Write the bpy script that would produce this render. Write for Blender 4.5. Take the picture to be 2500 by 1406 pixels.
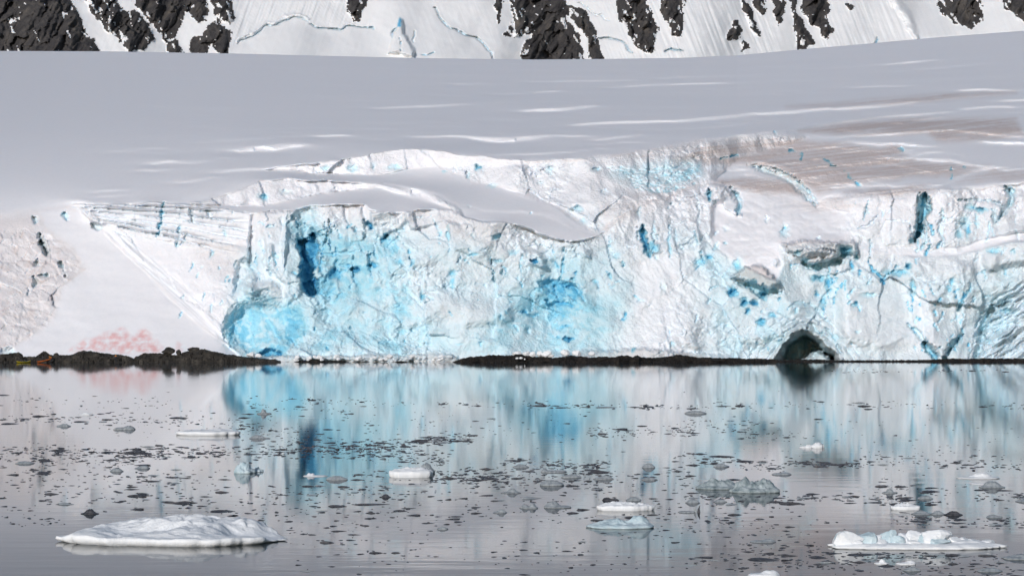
import bpy, math, random
import numpy as np

# ------------------------------------------------------------------ reset, camera, sky, sun, exposure
for o in list(bpy.data.objects):
    bpy.data.objects.remove(o, do_unlink=True)
scene = bpy.context.scene
COL = scene.collection
R = math.radians

CAM_H = 12.0          # ship's deck above the water
FPX = 5000.0          # focal length in photo pixels (72 mm on 36 mm)
YH = 765.0            # photo row of the sea horizon
cam_d = bpy.data.cameras.new('camera')
cam = bpy.data.objects.new('camera', cam_d)
COL.objects.link(cam)
cam.location = (0, 0, CAM_H)
cam.rotation_euler = (R(90), 0, 0)
cam_d.sensor_width = 36.0
cam_d.lens = 72.0
cam_d.shift_y = (YH - 703.0) / 2500.0
cam_d.clip_start = 1.0
cam_d.clip_end = 20000.0
scene.camera = cam

SUN_EL, SUN_AZ = 19.0, 25.0      # low sun behind the camera, to its left
world = bpy.data.worlds.new('World')
scene.world = world
world.use_nodes = True
wn = world.node_tree
sky = wn.nodes.new('ShaderNodeTexSky')
sky.sky_type = 'NISHITA'
sky.sun_disc = False
sky.sun_elevation = R(SUN_EL)
sky.sun_rotation = R(180 + SUN_AZ)
sky.air_density = 1.0
sky.dust_density = 0.8
sky.ozone_density = 1.0
bg = wn.nodes['Background']
bg.inputs['Strength'].default_value = 0.078
wn.links.new(sky.outputs['Color'], bg.inputs['Color'])

sun_d = bpy.data.lights.new('sun', 'SUN')
sun_d.energy = 2.5
sun_d.angle = R(0.5)
sun_d.color = (1.0, 0.975, 0.975)
sun = bpy.data.objects.new('sun', sun_d)
COL.objects.link(sun)
sun.location = (-300, -600, 300)
# direction to the sun: (-sin az, -cos az) on the ground, up by the elevation
sun.rotation_euler = (R(90 - SUN_EL), 0, R(-SUN_AZ))

scene.view_settings.view_transform = 'Standard'
scene.view_settings.look = 'None'
scene.view_settings.exposure = 0.0
scene.view_settings.gamma = 1.0
scene.view_settings.use_curve_mapping = False
scene.render.engine = 'CYCLES'
scene.cycles.max_bounces = 6
scene.cycles.diffuse_bounces = 3
scene.cycles.glossy_bounces = 3
scene.cycles.transmission_bounces = 2

# ------------------------------------------------------------------ helpers
rng = np.random.default_rng(7)
random.seed(7)

def hsh(ix, iy, seed):
    """integer lattice hash -> floats in 0..1"""
    ix = ix.astype(np.int64); iy = iy.astype(np.int64)
    h = (ix * 374761393 + iy * 668265263 + seed * 1274126177) & 0xFFFFFFFF
    h = ((h ^ (h >> 13)) * 1274126177) & 0xFFFFFFFF
    h = (h ^ (h >> 16)) & 0xFFFFFFFF
    h = ((h ^ (h >> 15)) * 2246822519) & 0xFFFFFFFF
    h = (h ^ (h >> 13)) & 0xFFFFFFFF
    return h / 4294967295.0

def perlin(x, y, seed=0):
    x = np.asarray(x, float); y = np.asarray(y, float)
    x0 = np.floor(x); y0 = np.floor(y)
    fx = x - x0; fy = y - y0
    u = fx * fx * fx * (fx * (fx * 6 - 15) + 10)
    v = fy * fy * fy * (fy * (fy * 6 - 15) + 10)
    def g(ix, iy, dx, dy):
        a = hsh(ix, iy, seed) * 2 * np.pi
        return np.cos(a) * dx + np.sin(a) * dy
    n00 = g(x0, y0, fx, fy); n10 = g(x0 + 1, y0, fx - 1, fy)
    n01 = g(x0, y0 + 1, fx, fy - 1); n11 = g(x0 + 1, y0 + 1, fx - 1, fy - 1)
    return ((n00 * (1 - u) + n10 * u) * (1 - v) + (n01 * (1 - u) + n11 * u) * v) * 1.5

def fbm(x, y, octv=4, seed=0, gain=0.5):
    s = 0.0; a = 1.0; t = 0.0
    for i in range(octv):
        s = s + a * perlin(x * 2 ** i, y * 2 ** i, seed + i * 17)
        t += a; a *= gain
    return s / t

def ridged(x, y, octv=4, seed=0, gain=0.5):
    s = 0.0; a = 1.0; t = 0.0
    for i in range(octv):
        s = s + a * (1 - 2 * np.abs(perlin(x * 2 ** i, y * 2 ** i, seed + i * 31)))
        t += a; a *= gain
    return s / t

def facet(x, y, seed=0, tilt=1.0, jump=0.3, centre=False):
    """broken blocks: every Voronoi cell is a tilted plane; returns height, crack distance, cell id"""
    x = np.asarray(x, float); y = np.asarray(y, float)
    x0 = np.floor(x); y0 = np.floor(y)
    f1 = np.full(x.shape, 9.0); f2 = np.full(x.shape, 9.0)
    hh = np.zeros(x.shape); cid = np.zeros(x.shape); ccx = np.zeros(x.shape); ccy = np.zeros(x.shape)
    for i in (-1, 0, 1):
        for j in (-1, 0, 1):
            cx = x0 + i; cy = y0 + j
            px = cx + hsh(cx, cy, seed); py = cy + hsh(cx, cy, seed + 1)
            dx = x - px; dy = y - py
            d = np.sqrt(dx * dx + dy * dy)
            gx = (hsh(cx, cy, seed + 2) - 0.5) * 2 * tilt
            gy = (hsh(cx, cy, seed + 3) - 0.5) * 2 * tilt
            off = hsh(cx, cy, seed + 4) - 0.5
            h = off * jump + gx * dx + gy * dy
            near = d < f1
            f2 = np.where(near, f1, np.minimum(f2, d))
            hh = np.where(near, h, hh)
            cid = np.where(near, off + 0.5, cid)
            if centre:
                ccx = np.where(near, px, ccx); ccy = np.where(near, py, ccy)
            f1 = np.where(near, d, f1)
    if centre: return ccx, ccy, f1
    facet.f1 = f1
    return hh, f2 - f1, cid

def sstep(a, b, x):
    t = np.clip((x - a) / (b - a), 0, 1)
    return t * t * (3 - 2 * t)

def seg_dist(px, py, x1, y1, x2, y2):
    dx = x2 - x1; dy = y2 - y1
    L = dx * dx + dy * dy + 1e-9
    t = np.clip(((px - x1) * dx + (py - y1) * dy) / L, 0, 1)
    return np.hypot(px - x1 - t * dx, py - y1 - t * dy), t

def sub(px, py, pts, pad):
    """index box of the grid cells close to a shape (keeps every stroke cheap)"""
    xs = [p[0] for p in pts]; ys = [p[1] for p in pts]
    m = (px > min(xs) - pad) & (px < max(xs) + pad) & (py > min(ys) - pad) & (py < max(ys) + pad)
    r = np.where(m.any(1))[0]; c = np.where(m.any(0))[0]
    if len(r) == 0:
        return None
    return (slice(r[0], r[-1] + 1), slice(c[0], c[-1] + 1))

def poly_sd(px, py, pts):
    """signed distance in pixels, positive inside"""
    inside = np.zeros(px.shape, bool)
    dist = np.full(px.shape, 1e9)
    n = len(pts)
    for i in range(n):
        x1, y1 = pts[i]; x2, y2 = pts[(i + 1) % n]
        cond = ((y1 > py) != (y2 > py))
        with np.errstate(divide='ignore', invalid='ignore'):
            xi = (x2 - x1) * (py - y1) / ((y2 - y1) if y2 != y1 else 1e-9) + x1
        inside ^= cond & (px < xi)
        d, _ = seg_dist(px, py, x1, y1, x2, y2)
        dist = np.minimum(dist, d)
    return np.where(inside, dist, -dist)

class Map:
    """a field over the picture-like parameter grid of a terrain sheet"""
    def __init__(self, PX, PY, WX, WY, init):
        self.PX, self.PY, self.WX, self.WY = PX, PY, WX, WY   # WX, WY: warped coordinates for ragged edges
        self.a = np.full(PX.shape, float(init))
    def poly(self, pts, val, feather=6, mode='set', warp=True):
        s = sub(self.PX, self.PY, pts, feather + 40)
        if s is None: return
        X, Y = (self.WX[s], self.WY[s]) if warp else (self.PX[s], self.PY[s])
        m = sstep(-feather * 0.5, feather * 0.5, poly_sd(X, Y, pts))
        self._put(s, m, val, mode)
    def stroke(self, pts, w, val, mode='set', warp=True, soft=1.0, taper=True):
        s = sub(self.PX, self.PY, pts, w + 40)
        if s is None: return
        X, Y = (self.WX[s], self.WY[s]) if warp else (self.PX[s], self.PY[s])
        best = np.full(X.shape, 1e9)
        n = len(pts) - 1
        for i in range(n):
            d, t = seg_dist(X, Y, *pts[i], *pts[i + 1])
            if taper:
                u = (i + t) / n
                k = 0.25 + 0.75 * np.sqrt(np.clip(4 * u * (1 - u), 0, 1))
            else:
                k = 1.0
            best = np.minimum(best, d / k)
        m = 1 - sstep(w * 0.5 * (1 - soft), w * 0.5 * (1 + soft * 0.3), best)
        self._put(s, m, val, mode)
    def blob(self, cx, cy, rx, ry, val, mode='add', p=2.0, warp=True):
        pts = [(cx - rx * 1.6, cy - ry * 1.6), (cx + rx * 1.6, cy + ry * 1.6)]
        s = sub(self.PX, self.PY, pts, 30)
        if s is None: return
        X, Y = (self.WX[s], self.WY[s]) if warp else (self.PX[s], self.PY[s])
        q = ((X - cx) / rx) ** 2 + ((Y - cy) / ry) ** 2
        self._put(s, np.exp(-q ** (p / 2)), val, mode)
    def _put(self, s, m, val, mode):
        a = self.a
        if mode == 'set': a[s] = a[s] * (1 - m) + val * m
        elif mode == 'add': a[s] = a[s] + val * m
        elif mode == 'max': a[s] = np.maximum(a[s], val * m)

def blur_cols(A, sig):
    k = int(max(1, round(sig * 2.5)))
    w = np.exp(-0.5 * (np.arange(-k, k + 1) / sig) ** 2); w /= w.sum()
    P = np.pad(A, ((0, 0), (k, k)), mode='edge')
    cs = np.zeros_like(A)
    for i, ww in enumerate(w):
        cs += ww * P[:, i:i + A.shape[1]]
    return cs

def grid_normals(P):
    du = np.gradient(P, axis=1); dv = np.gradient(P, axis=0)
    n = np.cross(du, dv)
    n /= np.linalg.norm(n, axis=2, keepdims=True) + 1e-12
    flip = (n[..., 1] > 0) & (n[..., 2] < 0.0)
    if n[..., 1].mean() > 0: n = -n
    return n

def mesh_from(name, verts, faces, mat=None, parent=None, smooth=True, normals=None, colors=None, uvs=None):
    """verts (n,3) array, faces (m,k) int array with k = 3 or 4 (or a list of lists)"""
    me = bpy.data.meshes.new(name)
    verts = np.asarray(verts, np.float32)
    if isinstance(faces, np.ndarray):
        k = faces.shape[1]; m = faces.shape[0]
        me.vertices.add(len(verts)); me.vertices.foreach_set('co', verts.ravel())
        me.loops.add(m * k); me.loops.foreach_set('vertex_index', faces.astype(np.int32).ravel())
        me.polygons.add(m)
        me.polygons.foreach_set('loop_start', (np.arange(m) * k).astype(np.int32))
        me.update(calc_edges=True)
    else:
        me.from_pydata([tuple(map(float, v)) for v in verts], [], faces)
        me.update()
    me.polygons.foreach_set('use_smooth', np.full(len(me.polygons), smooth))
    if colors is not None:
        for cname, arr in colors.items():
            at = me.attributes.new(cname, 'FLOAT_COLOR', 'POINT')
            c4 = np.ones((len(verts), 4), np.float32); c4[:, :arr.shape[1]] = arr
            at.data.foreach_set('color', c4.ravel())
    me.validate(clean_customdata=False)
    if normals is not None:
        me.normals_split_custom_set_from_vertices(np.asarray(normals, np.float32))
    me.update()
    o = bpy.data.objects.new(name, me)
    COL.objects.link(o)
    if mat: me.materials.append(mat)
    if parent: o.parent = parent
    return o

def tag(o, label=None, cat=None, group=None, kind=None):
    if label: o['label'] = label
    if cat: o['category'] = cat
    if group: o['group'] = group
    if kind: o['kind'] = kind
    return o

def empty(name, loc):
    o = bpy.data.objects.new(name, None)
    o.empty_display_size = 0.3
    o.location = loc
    COL.objects.link(o)
    return o

def on_water(x, y):
    """photo pixel of a waterline point -> (X, Y) on the water, and pixels per metre there"""
    Y = FPX * CAM_H / (y - YH)
    return (x - 1250.0) / FPX * Y, Y, FPX / Y

# ------------------------------------------------------------------ materials
def mat_new(name):
    m = bpy.data.materials.new(name); m.use_nodes = True
    nt = m.node_tree
    return m, nt, nt.nodes['Principled BSDF']

def nd(nt, kind, **kw):
    n = nt.nodes.new(kind)
    for k, v in kw.items():
        if k in n.inputs: n.inputs[k].default_value = v
        else: setattr(n, k, v)
    return n

def noise(nt, scale, detail=4, rough=0.55, vec=None):
    n = nd(nt, 'ShaderNodeTexNoise')
    n.inputs['Scale'].default_value = scale
    n.inputs['Detail'].default_value = detail
    n.inputs['Roughness'].default_value = rough
    if vec is not None: nt.links.new(vec, n.inputs['Vector'])
    return n

def ramp(nt, fac, stops, interp='LINEAR'):
    r = nd(nt, 'ShaderNodeValToRGB')
    r.color_ramp.interpolation = interp
    els = r.color_ramp.elements
    while len(els) < len(stops): els.new(0.5)
    for e, (p, c) in zip(els, stops):
        e.position = p; e.color = (*c, 1) if len(c) == 3 else c
    nt.links.new(fac, r.inputs['Fac'])
    return r

def mapping(nt, scale=(1, 1, 1), coord='Object', rot=(0, 0, 0)):
    tc = nd(nt, 'ShaderNodeTexCoord')
    mp = nd(nt, 'ShaderNodeMapping')
    mp.inputs['Scale'].default_value = scale
    mp.inputs['Rotation'].default_value = rot
    nt.links.new(tc.outputs[coord], mp.inputs['Vector'])
    return mp.outputs['Vector']

def bump(nt, h, strength, dist, bsdf):
    b = nd(nt, 'ShaderNodeBump')
    b.inputs['Strength'].default_value = strength
    b.inputs['Distance'].default_value = dist
    nt.links.new(h, b.inputs['Height'])
    nt.links.new(b.outputs['Normal'], bsdf.inputs['Normal'])
    return b

def mat_ice_sheet():
    """snow and glacier ice: colour comes per point (clean, blue ice, dirt, algae), grain from noise"""
    m, nt, b = mat_new('glacier_ice')
    at = nd(nt, 'ShaderNodeAttribute'); at.attribute_name = 'ice'
    v = mapping(nt)
    n1 = noise(nt, 0.9, 6, 0.65, v)
    r1 = ramp(nt, n1.outputs['Fac'], [(0.25, (0.93, 0.945, 0.95)), (0.75, (1.0, 1.0, 1.0))])
    mx = nd(nt, 'ShaderNodeMix', data_type='RGBA', blend_type='MULTIPLY')
    mx.inputs[0].default_value = 1.0
    nt.links.new(at.outputs['Color'], mx.inputs[6]); nt.links.new(r1.outputs['Color'], mx.inputs[7])
    nt.links.new(mx.outputs[2], b.inputs['Base Color'])
    b.inputs['Roughness'].default_value = 0.55
    b.inputs['Specular IOR Level'].default_value = 0.25
    # light soaks into the ice and comes back out bluer
    b.subsurface_method = 'BURLEY'
    b.inputs['Subsurface Weight'].default_value = 0.55
    b.inputs['Subsurface Radius'].default_value = (0.18, 0.38, 0.56)
    b.inputs['Subsurface Scale'].default_value = 1.0
    # fine relief scaled by the roughness painted in the second attribute
    at2 = nd(nt, 'ShaderNodeAttribute'); at2.attribute_name = 'relief'
    n2 = noise(nt, 1.6, 5, 0.6, v)
    mu = nd(nt, 'ShaderNodeMath', operation='MULTIPLY')
    nt.links.new(n2.outputs['Fac'], mu.inputs[0]); nt.links.new(at2.outputs['Fac'], mu.inputs[1])
    bump(nt, mu.outputs[0], 0.9, 0.55, b)
    return m

def mat_rock(name, c0, c1, c2, scale, bump_d, streak=(1, 1, 1)):
    m, nt, b = mat_new(name)
    v = mapping(nt, streak)
    n = noise(nt, scale, 8, 0.65, v)
    r = ramp(nt, n.outputs['Fac'], [(0.3, c0), (0.52, c1), (0.75, c2)])
    nt.links.new(r.outputs['Color'], b.inputs['Base Color'])
    b.inputs['Roughness'].default_value = 0.8
    b.inputs['Specular IOR Level'].default_value = 0.3
    n2 = noise(nt, scale * 3, 8, 0.7, v)
    bump(nt, n2.outputs['Fac'], 1.0, bump_d, b)
    return m

def mat_floe(name, col, dark, rough, spec, bump_d=0.03, sc=3.0):
    m, nt, b = mat_new(name)
    v = mapping(nt)
    n = noise(nt, sc, 5, 0.6, v)
    r = ramp(nt, n.outputs['Fac'], [(0.3, dark), (0.65, col)])
    nt.links.new(r.outputs['Color'], b.inputs['Base Color'])
    b.inputs['Roughness'].default_value = rough
    b.inputs['Specular IOR Level'].default_value = spec
    n2 = noise(nt, sc * 4, 5, 0.6, v)
    bump(nt, n2.outputs['Fac'], 0.8, bump_d, b)
    return m

def mat_plain(name, col, rough=0.5, var=0.15):
    m, nt, b = mat_new(name)
    n = noise(nt, 6.0, 4, 0.6, mapping(nt))
    r = ramp(nt, n.outputs['Fac'], [(0.3, tuple(c * (1 - var) for c in col)), (0.7, col)])
    nt.links.new(r.outputs['Color'], b.inputs['Base Color'])
    b.inputs['Roughness'].default_value = rough
    return m

def mat_water():
    m, nt, b = mat_new('sea_water')
    b.inputs['Base Color'].default_value = (0.010, 0.024, 0.034, 1)
    b.inputs['Roughness'].default_value = 0.045
    b.inputs['IOR'].default_value = 1.333
    b.inputs['Specular IOR Level'].default_value = 0.5
    # long low wind ripples and a finer cat's-paw ripple
    v1 = mapping(nt, (0.25, 1.0, 1.0), rot=(0, 0, R(6)))
    n1 = noise(nt, 0.55, 3, 0.5, v1)
    v2 = mapping(nt, (0.5, 1.0, 1.0), rot=(0, 0, R(-9)))
    n2 = noise(nt, 2.6, 2, 0.5, v2)
    n3 = noise(nt, 0.02, 2, 0.5, mapping(nt, (0.35, 1, 1)))
    r3 = ramp(nt, n3.outputs['Fac'], [(0.35, (0.25, 0.25, 0.25)), (0.7, (1, 1, 1))])
    ad = nd(nt, 'ShaderNodeMath', operation='MULTIPLY_ADD')
    nt.links.new(n2.outputs['Fac'], ad.inputs[0]); ad.inputs[1].default_value = 0.14
    nt.links.new(n1.outputs['Fac'], ad.inputs[2])
    mu = nd(nt, 'ShaderNodeMath', operation='MULTIPLY')
    nt.links.new(ad.outputs[0], mu.inputs[0]); nt.links.new(r3.outputs['Color'], mu.inputs[1])
    bump(nt, mu.outputs[0], 1.0, 0.014, b)
    return m

M_ICE = mat_ice_sheet()
M_MROCK = mat_rock('mountain_rock', (0.030, 0.028, 0.030), (0.062, 0.058, 0.058), (0.13, 0.115, 0.10), 0.06, 1.6, (1, 1, 0.3))
M_SROCK = mat_rock('shore_rock', (0.012, 0.011, 0.010), (0.036, 0.032, 0.028), (0.12, 0.105, 0.085), 0.4, 0.15)
M_WROCK = mat_rock('wet_rock', (0.004, 0.004, 0.004), (0.013, 0.011, 0.010), (0.05, 0.038, 0.028), 0.7, 0.12)
M_WHITE = mat_floe('floe_snow', (0.88, 0.895, 0.91), (0.80, 0.83, 0.86), 0.5, 0.3, 0.05, 1.6)
M_CYAN = mat_floe('floe_ice', (0.62, 0.72, 0.76), (0.40, 0.54, 0.60), 0.3, 0.5, 0.05, 2.0)
M_GREY = mat_floe('clear_ice', (0.40, 0.43, 0.45), (0.20, 0.23, 0.25), 0.2, 0.5, 0.03, 4.0)
M_GREEN = mat_floe('bottle_ice', (0.46, 0.52, 0.54), (0.13, 0.18, 0.195), 0.2, 0.5, 0.04, 2.2)
M_DARK = mat_floe('wet_clear_ice', (0.105, 0.105, 0.115), (0.028, 0.028, 0.034), 0.25, 0.4, 0.02, 3.0)
M_WATER = mat_water()

# ------------------------------------------------------------------ water: one sheet past the horizon, hidden under the land
wv = np.array([(-9000, -3000, 0), (9000, -3000, 0), (9000, 12000, 0), (-9000, 12000, 0)], float)
water = mesh_from('sea_water', wv, np.array([[0, 1, 2, 3]]), M_WATER, smooth=False)
tag(water, 'calm grey sea water reflecting the ice cliff', kind='structure')

# ------------------------------------------------------------------ glacier sheet
XS = np.arange(-360, 2862, 2.5)
YS_C = np.arange(893, 329, -2.4)
NSF = 96
ridge = np.interp(XS, [-400, 0, 250, 550, 830, 1050, 1300, 1500, 1660, 1800, 1950, 2100, 2300, 2500, 2900],
                  [122, 125, 126, 131, 138, 143, 146, 144.5, 142, 136, 122, 109, 91, 76, 48])
rows = [np.full(XS.shape, y) for y in YS_C]
for k in range(1, NSF + 1):
    t = (k / NSF)
    rows.append(YS_C[-1] + (ridge - YS_C[-1]) * t)
PY = np.array(rows); PX = np.tile(XS, (PY.shape[0], 1))
wpx = 9 * fbm(PX / 46, PY / 46, 4, 11) + 16 * fbm(PX / 150, PY / 120, 2, 12); wpy = 7 * fbm(PX / 46, PY / 40, 4, 23) + 9 * fbm(PX / 170, PY / 90, 2, 24)
calm = sstep(300, 380, PY)
WX = PX + wpx * calm; WY = PY + wpy * (0.25 + 0.75 * calm)
# a second warp that snaps to angular chips, for breaks and stains in broken ice
_cx, _cy, _f = facet(PX / 13 + 0.5 * fbm(PX / 20, PY / 20, 2, 31), PY / 11 + 0.5 * fbm(PX / 20, PY / 20, 2, 32), 33, centre=True)
_dx, _dy, _f = facet(PX / 6.5, PY / 5.5, 35, centre=True)
KX = PX + 0.5 * wpx + 0.45 * (_cx * 13 - PX) + 0.3 * (_dx * 6.5 - PX); KY = PY + 0.5 * wpy + 0.45 * (_cy * 11 - PY) + 0.3 * (_dy * 5.5 - PY)
KX = np.clip(KX, PX - 16, PX + 16); KY = np.clip(KY, PY - 14, PY + 14)
U = (PX - 1250) * 0.1; V = (885 - PY) * 0.1      # metres on the face

def new_map(v): return Map(PX, PY, WX, WY, v)
def chip_map(v): return Map(PX, PY, KX, KY, v)

crest = np.interp(XS, [-400, 0, 90, 170, 240, 330, 400, 500, 560, 620, 640, 720, 760, 860, 885, 900, 950, 1000, 1060, 1090, 1130, 1180, 1260, 1330, 1390, 1430, 1480, 1530, 1580, 1640, 1700, 1760, 1850, 1990, 2020, 2150, 2250, 2300, 2400, 2500, 2900],
                  [545, 530, 515, 502, 500, 500, 497, 505, 512, 522, 515, 514, 505, 502, 497, 515, 522, 515, 502, 507, 530, 541, 550, 570, 592, 587, 562, 520, 494, 475, 456, 446, 470, 500, 484, 474, 468, 458, 463, 448, 436])

S = new_map(0.168)
S.a[:] = 0.170 + 0.012 * fbm(PX / 700, PY / 60, 3, 5) + 0.040 * fbm((PX + 3 * PY) / 260, (PY + 0.06 * PX) / 11, 3, 4) * np.interp(PX, [0, 900, 2500], [0.5, 1, 1.2])
kk = np.interp(PX, [-400, 150, 230, 1560, 1720, 2200, 2300, 2900], [34, 34, 5, 5, 30, 30, 12, 20])
cl = sstep(-kk, kk, WY - crest[None, :] + 6 * (kk > 8) * fbm(PX / 50, PY / 30, 3, 6))
S.a = S.a * (1 - cl) + np.where(PX < 200, 0.7, np.where(kk > 8, 2.4, 3.6)) * cl
# --- terraces, inner steps and the icefall behind the main crest
S.poly([(470, 480), (640, 447), (930, 447), (1010, 470), (1090, 492), (1120, 520), (1000, 512), (900, 500), (880, 495), (760, 503), (640, 514), (560, 510), (470, 500)], 0.30, 8)
ICEFALL = [(1080, 386), (1200, 398), (1300, 398), (1400, 393), (1500, 380), (1600, 362), (1700, 349), (1890, 326), (1970, 334), (1880, 365), (1800, 385), (1740, 440), (1700, 455), (1600, 488), (1530, 515), (1450, 565), (1415, 545), (1345, 495), (1265, 462), (1160, 446), (1095, 424), (1056, 398)]
T2 = [(540, 430), (700, 424), (880, 423), (960, 417), (1060, 404), (1096, 428), (1166, 452), (1262, 468), (1340, 502), (1412, 562), (1390, 586), (1330, 566), (1250, 543), (1130, 522), (1100, 492), (970, 455), (930, 446), (800, 446), (700, 440), (640, 446), (560, 470)]
S.poly(T2, 0.20, 8)
CLIFF3 = [(640, 416), (760, 400), (860, 382), (930, 371), (1000, 362), (1060, 370), (1140, 384), (1300, 394), (1440, 388), (1440, 394), (1320, 406), (1220, 410), (1130, 412), (1030, 412), (950, 416), (880, 423), (760, 423)]
CLIFF2 = [(460, 497), (560, 478), (640, 446), (700, 438), (800, 446), (940, 444), (900, 460), (840, 470), (740, 482), (650, 498), (520, 499)]
# --- dirty shelves on the right
S.poly([(1720, 440), (1800, 385), (1900, 350), (2100, 330), (2300, 322), (2900, 300), (2900, 445), (2500, 445), (2300, 458), (2150, 468), (2020, 478), (1990, 495), (1850, 468)], 0.24, 16)
# --- the smooth saddles of the right hand front
S.poly([(1735, 500), (1800, 470), (1880, 470), (2010, 505), (2100, 545), (2090, 600), (1990, 590), (1910, 600), (1880, 680), (1800, 650), (1740, 600)], 0.55, 30)
S.poly([(1860, 470), (1990, 498), (2080, 520), (2010, 565), (1930, 545), (1880, 520)], 0.26, 22)
S.poly([(1930, 580), (2000, 555), (2070, 560), (2092, 590), (2000, 592)], 0.28, 14)
S.poly([(1820, 600), (1890, 590), (1915, 640), (1890, 690), (1835, 660)], 0.36, 24)
S.poly([(2110, 600), (2330, 602), (2480, 566), (2600, 560), (2600, 590), (2480, 594), (2330, 626), (2110, 624)], 0.9, 14)
# --- the snow ramp on the left, its gully, the dirty ice at the frame's edge
RAMP = [(20, 900), (20, 858), (75, 815), (130, 765), (150, 700), (210, 655), (175, 610), (115, 560), (88, 522), (170, 503), (215, 530), (285, 600), (350, 655), (420, 730), (490, 800), (560, 846), (600, 880), (600, 900)]
S.poly(RAMP, 0.34, 16)
S.poly([(88, 522), (170, 500), (250, 560), (200, 600), (120, 560)], 0.32, 20)
GULLY = [(225, 535), (262, 552), (320, 612), (420, 700), (500, 765), (548, 822), (560, 846), (490, 800), (420, 730), (350, 655), (285, 600)]
S.poly(GULLY, 0.5, 26)
S.poly([(262, 552), (330, 570), (480, 600), (600, 640), (600, 700), (560, 760), (545, 815), (500, 765), (420, 700), (320, 612)], 1.3, 44)
S.poly([(-400, 560), (85, 535), (115, 565), (170, 615), (205, 655), (150, 700), (130, 765), (75, 815), (20, 858), (-400, 870)], 0.62, 40)
S.poly([(-400, 530), (90, 520), (105, 545), (-400, 580)], 0.45, 24)
S.poly(ICEFALL, 1.25, 14); S.poly(T2, 0.20, 10)
S.poly(CLIFF3, 3.0, 5)
S.poly(CLIFF2, 2.4, 5)
S.stroke([(915, 446), (985, 464), (1045, 483), (1090, 500), (1135, 523)], 28, 1.7)
S.stroke([(1835, 402), (1885, 414), (1940, 440), (1985, 492)], 26, 2.0)
S.stroke([(1100, 392), (1200, 398), (1320, 400), (1420, 394)], 10, 2.0)
S.stroke([(1130, 505), (1230, 522), (1330, 520), (1390, 545)], 6, 0.6)
S.stroke([(1250, 515), (1330, 528), (1400, 556)], 7, 0.7)
S.stroke([(1240, 470), (1300, 482), (1350, 500)], 8, 0.55)
S.poly([(900, 440), (1010, 412), (1090, 405), (1060, 425), (980, 436)], 0.42, 14)
# --- bright lips and shallow crevasse walls on the snowfield (steeper bands catch the low sun)
STREAKS = [
 ((570, 366), (660, 360), (755, 358), 12, 1.0), ((370, 403), (400, 396), (430, 395), 8, 0.9), ((438, 400), (490, 394), (548, 383), 4, 0.6),
 ((330, 421), (370, 418), (410, 413), 5, 0.55), ((530, 425), (590, 419), (650, 416), 9, 0.6), ((420, 450), (480, 436), (530, 431), 6, 0.5),
 ((260, 376), (330, 366), (420, 361), 4, 0.42), ((765, 336), (810, 334), (862, 333), 6, 0.9), ((470, 352), (560, 340), (680, 336), 3, 0.3),
 ((232, 469), (262, 464), (300, 461), 5, 0.6), ((222, 479), (260, 477), (304, 474), 5, 0.5), ((160, 500), (190, 492), (230, 488), 8, 0.8),
 ((995, 334), (1120, 333), (1190, 336), 5, 0.8), ((1140, 336), (1230, 342), (1340, 333), 13, 1.0), ((1330, 333), (1390, 332), (1440, 331), 4, 0.6),
 ((1190, 380), (1350, 374), (1480, 363), 3.5, 0.7), ((1420, 356), (1480, 351), (1570, 345), 3, 0.55), ((1450, 342), (1510, 337), (1572, 328), 6, 0.8),
 ((905, 265), (1050, 260), (1155, 255), 6, 0.55), ((1265, 271), (1370, 268), (1458, 260), 9, 1.0), ((1330, 271), (1400, 267), (1450, 262), 5, 1.0),
 ((1090, 205), (1150, 205), (1200, 204), 4, 0.5), ((1300, 225), (1340, 224), (1388, 222), 3, 0.8), ((1200, 231), (1280, 229), (1340, 226), 3, 0.4),
 ((1290, 200), (1440, 199), (1560, 196), 3.5, 0.45), ((1480, 215), (1600, 208), (1790, 203), 4, 0.7), ((1600, 193), (1650, 190), (1700, 188), 3, 0.6),
 ((1390, 307), (1500, 301), (1660, 295), 7, 1.0), ((1640, 297), (1760, 288), (1850, 276), 9, 1.0), ((1850, 279), (1930, 275), (2030, 264), 8, 1.0),
 ((2030, 268), (2130, 262), (2240, 249), 8, 1.1), ((2330, 221), (2400, 221), (2480, 224), 5, 1.0), ((2160, 158), (2230, 152), (2290, 145), 4, 0.9),
 ((2080, 215), (2160, 212), (2230, 210), 3, 0.6), ((2250, 170), (2350, 160), (2450, 150), 2.5, 0.4), ((2340, 268), (2410, 262), (2480, 262), 5, 1.0),
 ((1900, 326), (2010, 305), (2140, 288), 6, 1.0), ((2130, 288), (2250, 280), (2330, 272), 5, 0.9), ((2430, 248), (2500, 246), (2600, 240), 5, 0.8),
 ((1660, 350), (1780, 335), (1900, 320), 7, 1.0), ((1680, 318), (1800, 305), (1890, 293), 3, 0.5), ((2240, 250), (2330, 240), (2440, 233), 4, 0.5),
 ((2040, 335), (2200, 326), (2320, 318), 7, 0.8), ((2320, 318), (2400, 325), (2500, 340), 6, 0.8), ((2390, 348), (2440, 352), (2520, 356), 8, 1.0),
 ((2080, 350), (2150, 352), (2260, 358), 6, 1.0), ((2190, 355), (2205, 372), (2215, 382), 6, 0.9), ((1940, 420), (2100, 400), (2240, 390), 4, 0.7),
 ((2130, 388), (2300, 392), (2420, 410), 6, 1.0), ((2270, 455), (2360, 425), (2430, 408), 7, 1.0), ((2280, 450), (2262, 466), (2255, 480), 12, 1.4),
 ((2000, 360), (2080, 366), (2160, 352), 4, 0.7), ((1830, 396), (1960, 370), (2060, 350), 4, 0.6), ((2100, 440), (2250, 425), (2340, 412), 4, 0.6),
 ((1980, 445), (2080, 452), (2160, 440), 4, 0.6), ((2060, 460), (2160, 452), (2250, 455), 5, 0.8),
]
for (p1, p2, p3, w, s) in STREAKS:
    S.stroke([p1, p2, p3], w * 1.15, s * 1.15, soft=0.6)
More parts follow.
